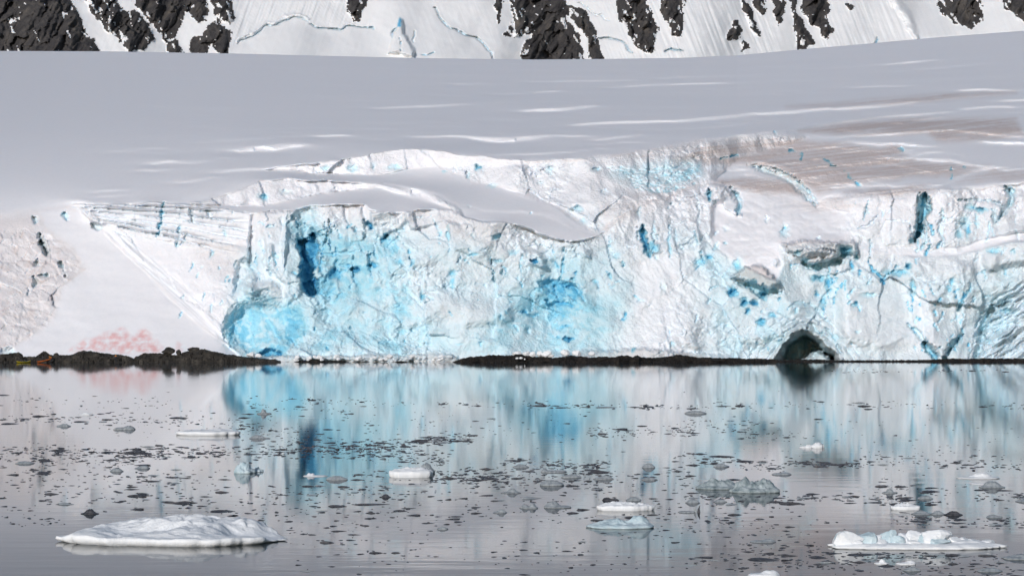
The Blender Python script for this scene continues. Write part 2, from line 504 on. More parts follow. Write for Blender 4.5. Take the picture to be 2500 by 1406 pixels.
# small random lips in the same direction as the flow
for i in range(130):
    x = rng.uniform(300, 2500); lo = np.interp(x, [300, 900, 1500, 2500], [450, 350, 330, 300]); y = rng.uniform(160, lo)
    L = rng.uniform(40, 160); sl = np.interp(x, [0, 1200, 2500], [-0.06, -0.04, -0.11])
    S.stroke([(x, y), (x + L / 2, y + sl * L / 2 + rng.normal(0, 2)), (x + L, y + sl * L)], rng.uniform(2, 4), rng.uniform(0.22, 0.36), soft=1.0)

for i in range(70):
    x = rng.uniform(1700, 2560); y = rng.uniform(np.interp(x, [1700, 2000, 2560], [350, 300, 260]), np.interp(x, [1700, 1850, 2000, 2560], [420, 450, 470, 440]))
    L = rng.uniform(20, 110); sl = rng.normal(-0.10, 0.06) if rng.uniform() < 0.75 else rng.normal(0.3, 0.1)
    S.stroke([(x, y), (x + L / 2, y + sl * L / 2 + rng.normal(0, 3)), (x + L, y + sl * L)], rng.uniform(2.5, 5), rng.uniform(0.5, 1.2), soft=0.7)
a = (YH - PY) / FPX
Sx = np.maximum(S.a, np.maximum(a + 0.036, 0.15))
base = np.interp(XS, [-400, 0, 560, 640, 900, 1500, 1900, 2500, 2900], [507, 507, 507, 511, 513, 514, 516, 517, 518])
def increments(q):
    i_ = np.zeros_like(PY)
    i_[1:] = (a[1:] - a[:-1]) / (0.5 * (q[1:] + q[:-1]) - 0.5 * (a[1:] + a[:-1]))
    return i_
inc = increments(Sx)
# every cell asks for its own slope up the hill and for little change sideways; steep ice insists, flat snow gives way
def settle(g_full, step=4, tol_x=0.00045, iters=1100):
    C_ = g_full.shape[1] // step
    g = g_full[1:, :C_ * step].reshape(g_full.shape[0] - 1, C_, step).mean(2)
    b0 = np.log(base[:C_ * step]).reshape(C_, step).mean(1)
    wy = 4.0 / (np.abs(g) * 0.55 + 0.00035) ** 2
    wx = np.full((g.shape[0] + 1, C_ - 1), 1.0 / (4 * tol_x ** 2))
    sc = 1.0 / wy.mean(); wy *= sc; wx *= sc
    L = np.concatenate([b0[None], b0[None] + np.cumsum(blur_cols(g, 14), 0)], 0)
    def A(X):
        out = np.zeros_like(X)
        dy_ = wy * (X[1:] - X[:-1]); out[1:] += dy_; out[:-1] -= dy_
        dx_ = wx * (X[:, 1:] - X[:, :-1]); out[:, 1:] += dx_; out[:, :-1] -= dx_
        out[0] = 0
        return out
    rhs = np.zeros_like(L); rhs[1:] += wy * g; rhs[:-1] -= wy * g; rhs[0] = 0
    diag = np.zeros_like(L); diag[1:] += wy; diag[:-1] += wy; diag[:, 1:] += wx; diag[:, :-1] += wx
    r_ = rhs - A(L); r_[0] = 0
    z_ = r_ / diag; p_ = z_.copy(); rz = (r_ * z_).sum()
    for it in range(iters):
        Ap = A(p_); al = rz / (p_ * Ap).sum()
        L += al * p_; r_ -= al * Ap
        z_ = r_ / diag; rz2 = (r_ * z_).sum()
        p_ = z_ + (rz2 / rz) * p_; p_[0] = 0; rz = rz2
    xc = (np.arange(C_) + 0.5) * step - 0.5; xf = np.arange(g_full.shape[1])
    out = np.empty_like(g_full)
    for r in range(L.shape[0]): out[r] = np.interp(xf, xc, L[r])
    return blur_cols(out, 1.5)
lnY = settle(inc)
above = crest[None, :] - PY
D0 = np.exp(lnY)

# ---- relief of the broken ice, in metres away from the viewer
cliffm = sstep(0.8, 1.8, blur_cols(Sx, 3))             # 1 on steep broken ice
cliffm *= sstep(320, 350, PY)
RO = new_map(0.0)                                      # how broken the ice is
RO.a = cliffm.copy()
RO.poly(ICEFALL, 1.15, 24)
RO.poly(CLIFF3, 0.55, 10); RO.poly(CLIFF2, 0.5, 10)
RO.poly([(180, 495), (620, 515), (612, 600), (520, 590), (330, 575), (250, 530)], 0.10, 24)     # layered wall
RO.poly(GULLY, 0.05, 10)
RO.poly([(262, 552), (330, 570), (480, 600), (520, 690), (500, 765), (420, 700), (320, 612)], 0.22, 20)
RO.poly([(470, 600), (600, 610), (600, 760), (548, 815), (500, 730)], 0.6, 40)
RO.poly([(-400, 560), (100, 560), (205, 655), (150, 700), (130, 765), (20, 858), (-400, 870)], 0.13, 14)
RO.poly([(2060, 470), (2150, 470), (2250, 465), (2230, 600), (2130, 620), (2060, 560)], 0.55, 60)   # right pillars, smoother
RO.poly([(2268, 462), (2335, 462), (2335, 610), (2255, 615)], 0.5, 50)
RO.poly([(2050, 690), (2260, 700), (2300, 850), (2060, 850)], 0.5, 40)
RO.poly([(1560, 640), (1720, 600), (1760, 850), (1560, 860)], 0.55, 40)
RO.poly([(905, 540), (1240, 700), (1200, 860), (900, 860)], 0.8, 60)
RO.poly([(620, 520), (700, 516), (700, 740), (615, 700)], 0.55, 16)

RO.poly([(556, 815), (566, 770), (600, 745), (680, 745), (700, 800), (640, 868), (575, 850)], 0.42, 40)
ang = 0.35
wu = U + 2.0 * fbm(U / 11, V / 11, 3, 41); wvv = V + 2.0 * fbm(U / 11, V / 11, 3, 57)
ru = wu * np.cos(ang) - wvv * np.sin(ang); rv = wu * np.sin(ang) + wvv * np.cos(ang)
f1, c1, id1 = facet(ru / 11.0, rv / 9.0, 100, 1.1, 0.25); g1 = facet.f1 ** 2
f2, c2, id2 = facet(ru / 4.6, rv / 3.4, 200, 1.1, 0.5); g2 = facet.f1 ** 2
f3, c3, id3 = facet(ru / 1.7, rv / 1.3, 300, 1.2, 0.45); g3 = facet.f1 ** 2
f4, c4, id4 = facet(ru / 0.85, rv / 0.7, 400, 1.2, 0.5)
# fibrous strokes: direction differs from place to place
def fibre(th, sd):
    c_, s_ = math.cos(th), math.sin(th)
    q1 = U * c_ - V * s_; q2 = U * s_ + V * c_
    return ridged(q1 / 2.4 + 0.6 * fbm(U / 6, V / 6, 2, sd), q2 / 9.0, 3, sd + 7)
fA, fB, fC = fibre(0.75, 70), fibre(-0.55, 80), fibre(0.0, 90)
wA = sstep(1500, 1250, PX); wC = sstep(1950, 2150, PX)
fib = fA * wA + fB * (1 - wA) * (1 - wC) + fC * wC
big = fbm(U / 30, V / 24, 3, 88)
DEP = chip_map(0.0)
patch = 0.14 + 1.15 * sstep(-0.12, 0.38, fbm(U / 17, V / 12, 3, 61))
r1 = ridged(wu / 17 + 0.4 * fbm(U / 9, V / 9, 2, 151), wvv / 13, 2, 152)
r2 = ridged(ru / 7.0, rv / 5.0, 3, 153)
r3 = ridged(wu / 3.2, wvv / 2.3 + 0.3 * wu / 3.2, 3, 154)
bil = np.abs(perlin(ru / 5.5, rv / 4.5, 155)) + 0.5 * np.abs(perlin(ru / 2.6, rv / 2.2, 156))
r0 = ridged(wu / 34 + 0.3 * fbm(U / 20, V / 20, 2, 157), wvv / 40, 2, 158)
vert = ridged(wu / 9.0, wvv / 30.0, 2, 159)
slab, slc, slid = facet((wu + 0.25 * wvv) / 15.0, wvv / 19.0, 600, 0.9, 0.45)
relief = (3.8 * big - 3.0 * r0 - 1.5 * r1 - 0.7 * vert - 0.55 * r2 + 3.2 * slab * (0.4 + 0.6 * sstep(-0.3, 0.3, fbm(U / 26, V / 20, 2, 62))) + patch * (0.45 * bil - 0.22 * r3 + 0.75 * f2 + 0.50 * f3 + 0.20 * f4)
               - (0.24 + 0.25 * sstep(1450, 1560, PX) * sstep(1800, 1700, PX)) * fib + 0.35 * fbm(U / 4, V / 4, 3, 131))
relief = relief - relief[RO.a > 0.5].mean()
DEP.a = RO.a * relief
# unbroken snow still has gentle drift relief
DEP.a += (1 - RO.a) * sstep(330, 420, PY) * (0.55 * fbm(U / 14, V / 6, 3, 140) + 0.5 * sstep(1650, 1750, PX) * ridged(U / 6, V / 3.5, 3, 141))

# ---- ice colour channels
BL = chip_map(0.0)                                      # blue ice, with shade painted in at the alcove and hollow
DI = chip_map(0.0)                                      # dirt, and a brownish tint at the cave
PK = new_map(0.0)                                      # snow algae

# the layered wall: ledges that sag to the right
strata = PY - np.interp(PX, [170, 250, 330, 420, 520, 620], [497, 500, 503, 508, 516, 522])
_m = Map(PX, PY, WX, WY, 0.0)
_m.poly([(190, 498), (400, 496), (600, 513), (600, 580), (560, 606), (480, 600), (380, 580), (300, 562), (235, 525)], 1.0, 30)
stm = _m.a
tt = strata / (7.0 + 0.034 * (PX - 180)) + 0.3 * fbm(PX / 120, PY / 60, 2, 66) + 0.08 * fbm(PX / 25, PY / 25, 2, 67)
frac = tt - np.floor(tt); lay = hsh(np.floor(tt), np.floor(tt) * 0, 68)
brk = 0.45 + 0.55 * sstep(-0.35, 0.1, fbm(PX / 60, PY / 25, 3, 69))
DEP.a += stm * brk * (1.3 * (frac - 0.5) * (0.4 + lay) + (0.7 + 1.1 * lay) * np.exp(-((frac - 0.88) / 0.16) ** 2) + 0.3 * fbm(U / 0.8, V / 3, 3, 21))
BL.a += stm * brk * 0.07 * np.exp(-((frac - 0.88) / 0.14) ** 2) + stm * 0.04

# the gully's long flutes
gm = Map(PX, PY, WX, WY, 0.0)
gm.poly([(215, 530), (270, 550), (330, 585), (440, 690), (545, 780), (560, 835), (530, 830), (420, 735), (300, 615)], 1.0, 16)
gq = (PX - 250) * 0.66 - (PY - 560) * 0.75
gl = (PX - 250) * 0.75 + (PY - 560) * 0.66
DEP.a += gm.a * (0.45 * ridged(gq / 16, gl / 420, 3, 19) + 0.3 * fbm(gq / 5, gl / 160, 3, 29))

def rec(pts, depth, feather, blue=0.0, bf=None):
    DEP.poly(pts, depth * 0.6, feather, 'add')
    if blue: BL.poly(pts, blue, bf or feather, 'max')
def cut(pts, w, depth, blue=0.0, soft=0.8):
    DEP.stroke(pts, w, depth * 0.6, 'add', soft=soft)
    if blue: BL.stroke(pts, w * 1.15, blue, 'max', soft=0.9)

def plane(pts, off, gx, gy, feather=8):
    """a large flat face: set back by off, turned by gx (right) and gy (down) in metres per metre"""
    m = Map(PX, PY, WX * 0.5 + KX * 0.5, WY * 0.5 + KY * 0.5, 0.0); m.poly(pts, 1.0, feather)
    cx = sum(p[0] for p in pts) / len(pts); cy = sum(p[1] for p in pts) / len(pts)
    DEP.a += m.a * (off + gx * (PX - cx) * 0.1 + gy * (PY - cy) * 0.1)
plane([(614, 524), (640, 516), (648, 560), (640, 640), (625, 690), (602, 640)], 0.5, -1.1, 0.1, 6)
plane([(642, 516), (700, 516), (705, 600), (690, 690), (655, 650), (648, 570)], -2.6, 0.25, -0.1, 10)
plane([(655, 600), (672, 592), (675, 660), (650, 680), (640, 640)], -1.2, 0.5, 0.2, 6)
plane([(700, 516), (722, 514), (735, 560), (738, 640), (735, 720), (705, 740), (692, 690)], -2.0, 0.35, 0.0, 10)
plane([(760, 506), (850, 503), (850, 560), (800, 575), (772, 565)], -0.6, 0.3, 0.15, 8)
plane([(850, 507), (884, 502), (888, 585), (852, 588)], -1.2, -0.15, 0.05, 8)
plane([(595, 700), (660, 690), (720, 730), (700, 750), (620, 745)], -1.2, 0.3, 0.5, 16)
plane([(905, 520), (960, 516), (1000, 560), (960, 590), (915, 575)], -1.2, 0.3, 0.2, 8)
plane([(990, 515), (1075, 500), (1090, 540), (1010, 560)], -1.4, 0.25, -0.2, 8)
plane([(1090, 545), (1150, 545), (1170, 600), (1110, 610)], -1.0, 0.3, 0.1, 8)
plane([(1230, 555), (1370, 585), (1380, 640), (1270, 620)], -0.6, 0.2, -0.3, 16)
plane([(1260, 600), (1310, 610), (1345, 655), (1290, 640)], -1.6, -0.2, -0.3, 8)
plane([(1000, 640), (1090, 610), (1110, 700), (1010, 720)], -0.5, 0.3, 0.1, 16)
plane([(1120, 700), (1240, 690), (1250, 780), (1130, 800)], -0.4, -0.1, -0.3, 24)
plane([(2060, 690), (2210, 700), (2240, 830), (2060, 840)], -1.0, 0.30, -0.10, 40)
plane([(2250, 690), (2330, 690), (2345, 820), (2300, 870), (2270, 840)], -2.2, 0.25, -0.15, 24)
plane([(2340, 640), (2420, 660), (2410, 760), (2350, 800)], -1.0, 0.55, 0.1, 20)
plane([(1700, 560), (1760, 640), (1780, 700), (1720, 690)], 0.4, 0.5, 0.2, 20)
plane([(1640, 700), (1720, 680), (1700, 850), (1560, 860)], -0.8, -0.2, -0.35, 50)
plane([(1500, 480), (1560, 470), (1550, 600), (1490, 600)], -0.4, 0.45, 0.1, 24)
plane([(2390, 560), (2500, 520), (2520, 640), (2410, 660)], -1.2, -0.1, -0.3, 20)
# left block and the deep alcove
rec([(690, 545), (720, 520), (770, 500), (790, 560), (778, 600), (735, 600)], 3.5, 34, 0.34)
rec([(724, 588), (738, 590), (752, 583), (766, 566), (772, 590), (779, 600), (770, 625), (776, 645), (766, 668), (772, 690), (780, 700), (776, 718), (752, 726), (738, 706), (733, 664), (738, 634), (732, 610)], 12, 7, 0.95, 10)
BL.poly([(738, 605), (764, 596), (762, 640), (760, 690), (746, 690), (742, 640)], 1.15, 14, 'max')  # deepest blue ice, its colour also carrying the alcove's shadow
plane([(700, 560), (745, 540), (768, 566), (740, 592), (716, 588)], 2.2, 0.4, 0.5, 10)
BL.poly([(760, 570), (900, 560), (960, 600), (940, 680), (860, 760), (780, 730)], 0.30, 70, 'max')
rec([(800, 665), (815, 655), (835, 668), (828, 680), (806, 678)], 3.0, 8, 0.95)
cut([(795, 690), (800, 664), (818, 652), (838, 664)], 7, 1.4, 0.5)
cut([(770, 620), (830, 618), (890, 612)], 12, 1.6, 0.42)
cut([(852, 655), (868, 652), (880, 664)], 9, 2.5, 1.0)
cut([(780, 683), (776, 690)], 9, 2.0, 1.0)
cut([(887, 530), (889, 555), (889, 585)], 6, 2.0, 0.35)
cut([(895, 545), (905, 552), (900, 560)], 12, 4.0, 1.3)
cut([(925, 588), (940, 585), (950, 575)], 14, 3.5, 1.2)
cut([(935, 580), (990, 560), (1000, 530)], 14, 2.0, 0.2)
rec([(770, 555), (785, 545), (800, 570), (775, 572)], -2.5, 5)
cut([(733, 560), (724, 540), (716, 525)], 6, 2.0, 0.6)
cut([(728, 575), (735, 592), (748, 600)], 8, 1.5, 0.5)
cut([(822, 565), (832, 585)], 8, 1.6, 0.5); cut([(845, 555), (862, 547)], 7, 1.6, 0.8)
# dark broken notch below the block
rec([(578, 640), (600, 630), (628, 665), (612, 672), (590, 690), (575, 720), (570, 690)], 4.5, 14, 0.12)
# great blue hollow
rec([(556, 815), (566, 775), (590, 745), (640, 735), (705, 745), (730, 790), (700, 868), (610, 870), (570, 848)], 6, 70, 0.0)
BL.poly([(548, 812), (566, 768), (590, 740), (640, 738), (730, 750), (745, 800), (690, 872), (600, 872), (560, 848)], 0.55, 50, 'max')
BL.poly([(548, 815), (566, 768), (590, 744), (618, 744), (625, 800), (612, 860), (560, 848)], 0.72, 44, 'max')  # deeper teal left side: the hollow's shade put into the colour
rec([(556, 815), (566, 775), (592, 745), (615, 750), (620, 800), (606, 858), (575, 848)], 4, 34)
rec([(622, 868), (640, 852), (668, 851), (684, 864), (684, 872)], 5, 6, 1.05)
rec([(640, 850), (668, 812), (720, 790), (745, 815), (700, 855)], -2.5, 26, 0.5)
DEP.blob(700, 866, 0.1, 0.1, 0)
# rubble fan at its right
rec([(715, 870), (745, 835), (800, 806), (860, 820), (960, 845), (1100, 868)], -4.5, 36)
BL.poly([(715, 866), (745, 835), (800, 808), (840, 830), (830, 866)], 0.03, 16, 'set')
# central face: blue veils, pockets and slits
BL.poly([(830, 600), (960, 560), (1000, 640), (960, 760), (880, 860), (780, 840), (800, 720)], 0.22, 90, 'max')
BL.poly([(880, 760), (1000, 720), (1130, 860), (900, 866)], 0.20, 80, 'max')
BL.poly([(1120, 860), (1230, 760), (1300, 700), (1450, 690), (1480, 860)], 0.24, 80, 'max')
BL.poly([(935, 700), (1000, 690), (1010, 780), (960, 800)], 0.34, 30, 'max')
for (x, y, w, h, d, b) in [(912, 650, 18, 9, 3, .9), (865, 660, 16, 10, 3, .9), (840, 650, 20, 8, 2, .7), (975, 640, 14, 14, 1.6, .5), (955, 600, 30, 40, 1.5, .45),
                          (1210, 578, 16, 8, 3, .6), (1155, 622, 16, 5, 2, .6), (1213, 637, 22, 5, 2, .45), (1303, 635, 16, 5, 3, 1.2), (1105, 670, 10, 14, 2, .5),
                          (1250, 615, 16, 8, 1.2, .4), (1105, 690, 6, 26, 1.5, .45), (1385, 828, 26, 5, 3, .95), (1360, 822, 14, 5, 2, .6), (1380, 798, 24, 5, 2, .55),
                          (1275, 760, 24, 6, 2.4, .65), (1300, 768, 22, 5, 1.6, .5), (975, 805, 24, 18, 1.4, .4), (1030, 722, 6, 18, 1.6, .5), (1245, 730, 5, 18, 1.2, .35),
                          (1408, 510, 20, 12, 3.0, .7), (1425, 540, 10, 8, 2.0, .5), (1480, 470, 10, 8, 2, .3), (1165, 412, 10, 9, 4, 1.5), (1083, 421, 9, 5, 2.5, .9), (1146, 433, 6, 14, 2.5, .8),
                          (1340, 415, 10, 20, 1.5, .45), (1455, 414, 20, 7, 2.5, .75), (1200, 455, 20, 8, 2, .5), (1320, 445, 14, 8, 1.5, .4), (965, 408, 24, 8, 1.5, .6), (915, 405, 8, 10, 2, .6),
                          (860, 410, 22, 12, 1.5, .55), (790, 411, 20, 6, 1.2, .45), (640, 480, 20, 10, 2.0, .7), (700, 468, 24, 8, 1.2, .3), (1500, 700, 8, 5, 1.5, .4), (1452, 690, 12, 5, 1.5, .4),
                          (1527, 770, 5, 12, 1.5, .7), (1520, 782, 8, 5, 1.5, .7), (1547, 764, 4, 8, 1.5, .7), (1545, 853, 5, 10, 1.6, .8), (1505, 625, 10, 8, 1, .3), (1640, 840, 10, 6, 1, .4),
                          (1700, 640, 8, 20, 1.2, .3), (1620, 700, 10, 20, 1.2, .2)]:
    if y < 560 and x > 1050: b *= 0.6
    DEP.blob(x, y, w * .62, h * .62, d * .6, p=3); BL.blob(x, y, w * .75, h * .8, b, 'max', p=3)
rec([(1318, 692), (1345, 684), (1385, 690), (1420, 712), (1405, 735), (1370, 720), (1338, 712)], 4.0, 14, 0.75)
BL.poly([(1310, 690), (1400, 684), (1425, 730), (1410, 770), (1370, 790), (1320, 745)], 0.45, 26, 'max')
cut([(1338, 745), (1365, 738), (1400, 748)], 12, 2.0, 0.8); cut([(1330, 730), (1350, 745), (1350, 760)], 10, 1.8, 0.75)
cut([(1385, 700), (1410, 712), (1422, 735)], 9, 2.4, 0.3)
cut([(1566, 552), (1572, 585), (1582, 612), (1590, 630)], 17, 7, 1.05)
rec([(1570, 600), (1600, 588), (1615, 612), (1596, 630)], -1.0, 8, 0.62)
cut([(1560, 545), (1555, 520), (1560, 500)], 10, 1.8, 0.25)
DEP.stroke([(1345, 590), (1395, 600), (1440, 625)], 40, -1.5, 'add')
# icefall bowl with blue bands
for k in range(9):
    y = 398 + k * 7
    cut([(1490 + k * 9, y + 10), (1560 + k * 4, y + 16), (1640, y + 12), (1700, y - 6)], 5, 0.9, 0.42 + 0.05 * (k % 3))
BL.poly([(1480, 420), (1560, 395), (1700, 385), (1720, 430), (1640, 455), (1520, 450)], 0.26, 30, 'max')
BL.poly([(1640, 425), (1710, 395), (1715, 420), (1660, 440)], 0.5, 20, 'max')
rec([(1720, 450), (1728, 405), (1745, 385), (1770, 400), (1775, 440), (1750, 470)], -3, 16)
# crevasse lips in the dirty shelf
cut([(1822, 405), (1880, 420), (1930, 440), (1960, 465), (1990, 500)], 22, 5.0, 0.30)
cut([(1880, 408), (1935, 432), (1968, 462), (2000, 495)], 8, 3.0, 0.45)
for (p, q) in [((1960, 375), (1952, 395)), ((1940, 370), (1925, 367)), ((2005, 385), (2040, 412)), ((2060, 415), (2078, 440)), ((2080, 440), (2106, 458)), ((2196, 360), (2202, 370)), ((2320, 405), (2324, 420)), ((2324, 420), (2322, 436)), ((1893, 320), (1896, 328)), ((2350, 408), (2360, 410)), ((1760, 390), (1800, 376))]:
    cut([p, q], 6, 2.2, 0.9)
# fin and hole on the shoulder
cut([(1735, 462), (1728, 480), (1733, 492)], 14, 6, 1.15)
rec([(1748, 475), (1775, 456), (1800, 500), (1805, 528), (1780, 520)], -3.5, 8, 0.05)
cut([(1785, 455), (1800, 480), (1806, 500), (1796, 528)], 13, 4.5, 0.5)
cut([(1696, 480), (1704, 520), (1700, 560)], 10, 1.5, 0.15); cut([(1708, 510), (1700, 514)], 7, 3, 0.7)
DEP.stroke([(1715, 500), (1712, 560), (1725, 620), (1760, 660)], 34, 1.0, 'add')
for (x, y, w, h, d, b) in [(1712, 640, 20, 12, 3, .6), (1732, 628, 14, 8, 3, .9), (1800, 645, 14, 26, 2.5, .6), (1916, 565, 14, 22, 3, .6), (1918, 555, 8, 8, 2, .9), (1945, 615, 16, 10, 3, .6),
                          (1965, 635, 14, 16, 5, 1.1), (2062, 612, 26, 22, 8, 1.15), (2090, 625, 8, 16, 5, 1.1), (1790, 712, 18, 14, 6, 1.0), (1862, 720, 14, 16, 7, 1.25), (1830, 690, 20, 7, 5, 1.1),
                          (1815, 735, 14, 18, 5, 1.1), (1840, 740, 14, 10, 5, 1.05), (1825, 760, 8, 12, 3, .9), (1858, 785, 16, 14, 3, .7), (1885, 772, 14, 6, 2.5, .7), (1995, 720, 8, 14, 2.5, .9),
                          (2000, 680, 24, 10, 5, .95), (2025, 690, 10, 30, 3, .8), (2045, 640, 24, 10, 3, .75), (2080, 650, 6, 20, 3, .9), (2215, 650, 12, 14, 5, 1.1), (2190, 668, 40, 10, 3, .8),
                          (2230, 705, 6, 26, 3, .8), (2355, 720, 5, 12, 2, .8), (2312, 705, 6, 10, 2, .7), (2430, 612, 30, 12, 2.5, .6), (2480, 612, 10, 8, 2, .5), (2350, 545, 20, 26, 3, .6),
                          (2365, 505, 20, 12, 3.5, .9), (2395, 512, 24, 8, 3.5, .9), (2340, 570, 14, 20, 2, .6), (2360, 560, 8, 30, 3, .9), (2470, 470, 16, 24, 4, .5), (2430, 530, 10, 30, 3, .3),
                          (2460, 760, 30, 7, 3, .75), (2410, 830, 20, 8, 2.5, .6), (2320, 690, 6, 18, 2, .6), (1750, 600, 10, 14, 2, .5), (1775, 560, 10, 10, 1, .2), (2120, 720, 26, 8, 1.6, .35),
                          (2010, 740, 10, 30, 2, .5), (2060, 560, 30, 8, 1, .1), (1980, 610, 80, 12, -2.5, 0), (1895, 640, 18, 10, -2, .05)]:
    b = min(b * 0.85, 0.8)
    DEP.blob(x, y, w * .6, h * .6, d * .6, p=2.2)
    if b: BL.blob(x, y, w * .72, h * .75, b, 'max', p=3)
# the two rock-like overhangs
rec([(1912, 596), (1960, 586), (2045, 594), (2088, 590), (2092, 618), (2056, 616), (2020, 636), (1985, 646), (1950, 632)], -7.5, 7)
cut([(1930, 615), (1975, 606), (2040, 612)], 5, 2.5); cut([(1945, 630), (1990, 628), (2030, 618)], 4, 2.5)
rec([(1955, 640), (1990, 645), (2040, 625), (2060, 640), (2000, 662), (1960, 655)], 3.0, 9, 0.4)
DI.poly([(1905, 590), (1960, 585), (2085, 590), (2080, 615), (2010, 640), (1950, 640)], 0.40, 16, 'max')
rec([(1786, 676), (1820, 655), (1855, 648), (1898, 690), (1882, 707), (1845, 692)], -7.0, 7)
rec([(1800, 690), (1850, 697), (1890, 708), (1905, 716), (1850, 722)], 5.5, 10, 0.4)
DI.poly([(1780, 672), (1820, 652), (1858, 648), (1900, 690), (1870, 700), (1840, 685)], 0.65, 12, 'max')
# right pillars and the long blue slot
rec([(2060, 480), (2150, 472), (2165, 540), (2130, 600), (2080, 560)], -3.0, 60)
rec([(2172, 478), (2242, 470), (2236, 540), (2220, 600), (2160, 600)], -3.5, 44)
rec([(2270, 478), (2300, 463), (2330, 476), (2336, 540), (2330, 600), (2262, 610), (2268, 540)], -3.5, 40)
cut([(2258, 470), (2254, 515), (2246, 555), (2232, 592)], 24, 11, 0.85, soft=0.5)
cut([(2262, 475), (2268, 500), (2262, 540)], 8, 3, 0.6)
cut([(2245, 470), (2243, 520), (2240, 560)], 6, 4, 0.5); cut([(2240, 570), (2238, 582), (2218, 590)], 12, 5, 0.8)
cut([(2270, 545), (2278, 565), (2276, 575)], 8, 2.5, 0.8); cut([(2272, 595), (2265, 610), (2263, 625)], 7, 2.5, 0.9); cut([(2293, 588), (2292, 610)], 5, 2.5, 0.8)
cut([(2168, 538), (2210, 542), (2234, 540)], 4, 1.0, 0.1); cut([(2268, 536), (2300, 538), (2334, 528)], 4, 1.0, 0.1)
cut([(2098, 560), (2130, 540), (2150, 520)], 7, 2.0, 0.1)
cut([(2118, 635), (2128, 660), (2148, 676), (2160, 700)], 7, 2.4, 0.8)
cut([(2150, 690), (2168, 670), (2200, 650)], 8, 2.0, 0.5)
cut([(2340, 490), (2420, 488), (2450, 505), (2440, 540)], 9, 2.8, 0.35); cut([(2455, 455), (2475, 480), (2450, 520), (2434, 545)], 16, 4.5, 0.42)
for k in range(40):
    x = rng.uniform(2210, 2380); y = rng.uniform(690, 850); L = rng.uniform(8, 28); q = rng.normal(0.25, 0.25) * (1 if x < 2290 else -1)
    cut([(x, y), (x + q * L, y + L)], rng.uniform(2.5, 5), rng.uniform(0.8, 1.8), rng.uniform(0.3, 0.85))
for k in range(26):
    x = rng.uniform(2000, 2110); y = rng.uniform(650, 760); L = rng.uniform(8, 26); q = rng.normal(-0.1, 0.2)
    cut([(x, y), (x + q * L, y + L)], rng.uniform(2.5, 5), rng.uniform(0.8, 2.0), rng.uniform(0.4, 0.9))
# the sea caves at the water
def arch(cx, cy, rx, ry, depth, rings):
    q = ((np.abs(WX - cx) / rx) ** 1.55 + (np.abs(WY - cy) / ry) ** 1.55) ** (1 / 1.55)
    q = q + 0.06 * fbm(PX / 26, PY / 20, 3, 96)
    DEP.a += depth * (1 - sstep(0.72, 1.0, q))
    for (q0, w, d) in rings:
        DEP.a += d * np.exp(-((q - q0) / w) ** 2) * sstep(cy + 30, cy + 5, PY)
    return q
ringn = 0.5 + 1.2 * fbm(PX / 22, PY / 18, 3, 97)
q = arch(1963, 886, 84, 78, 26, [(0.97, 0.03, 1.4)])
for (q0, w_, d_) in [(1.06, 0.05, -1.6), (1.16, 0.035, 1.6), (1.27, 0.05, -0.9), (1.40, 0.04, 1.1), (1.62, 0.05, 0.9)]:
    q1 = q + 0.07 * fbm(PX / 40, PY / 30, 3, 98)
    DEP.a += d_ * np.clip(ringn, 0, 1.2) * np.exp(-((q1 - q0) / w_) ** 2) * sstep(915, 890, PY)
BL.a = np.maximum(BL.a, 0.32 * sstep(1.05, 0.7, q))
DI.a = np.maximum(DI.a, 0.25 * sstep(1.7, 1.0, q))  # brownish tint, full inside the cave and fading out around the arch
rec([(1930, 892), (1962, 872), (1990, 852), (2006, 854), (2020, 870), (2034, 892)], -34.0, 16)
BL.poly([(1936, 892), (1962, 864), (1984, 838), (2004, 840), (2022, 864), (2040, 892)], 0.12, 8)
cut([(2255, 835), (2272, 858), (2290, 880)], 20, 9, 0.7, soft=0.5)
cut([(2215, 790), (2240, 812), (2262, 842)], 12, 3.0, 0.25)
cut([(2300, 884), (2318, 850), (2340, 825), (2352, 815)], 16, 6, 0.35)
cut([(2378, 890), (2390, 850), (2402, 800), (2425, 745)], 20, 6, 0.3, soft=0.6)
cut([(2385, 800), (2400, 770), (2440, 745), (2470, 735)], 14, 3.0, 0.1)
cut([(2372, 690), (2370, 710), (2350, 735), (2340, 760)], 10, 3.2, 0.45)
cut([(2378, 670), (2404, 660), (2400, 690)], 8, 2.0, 0.3)
cut([(1912, 760), (1940, 740), (1980, 745), (2010, 775), (2035, 795)], 10, 1.6, 0.15); cut([(2015, 800), (2040, 830), (2052, 860)], 9, 1.8, 0.1)
# twisted dark strata at the frame's right edge
rm = Map(PX, PY, WX, WY, 0.0)
rm.poly([(2370, 890), (2400, 780), (2430, 720), (2520, 690), (2900, 690), (2900, 890)], 1.0, 50)
rq = (PX - 2400) * 0.62 + (PY - 880) * 1.0 + 14 * fbm(PX / 60, PY / 40, 3, 71)
DEP.a += rm.a * (3.6 * ridged(rq / 26, (PX - PY) / 300, 3, 171) + 1.5 * ridged(rq / 9, (PX - PY) / 120, 2, 173))
rec([(2430, 890), (2440, 850), (2480, 815), (2560, 790), (2900, 780), (2900, 890)], 5, 40)
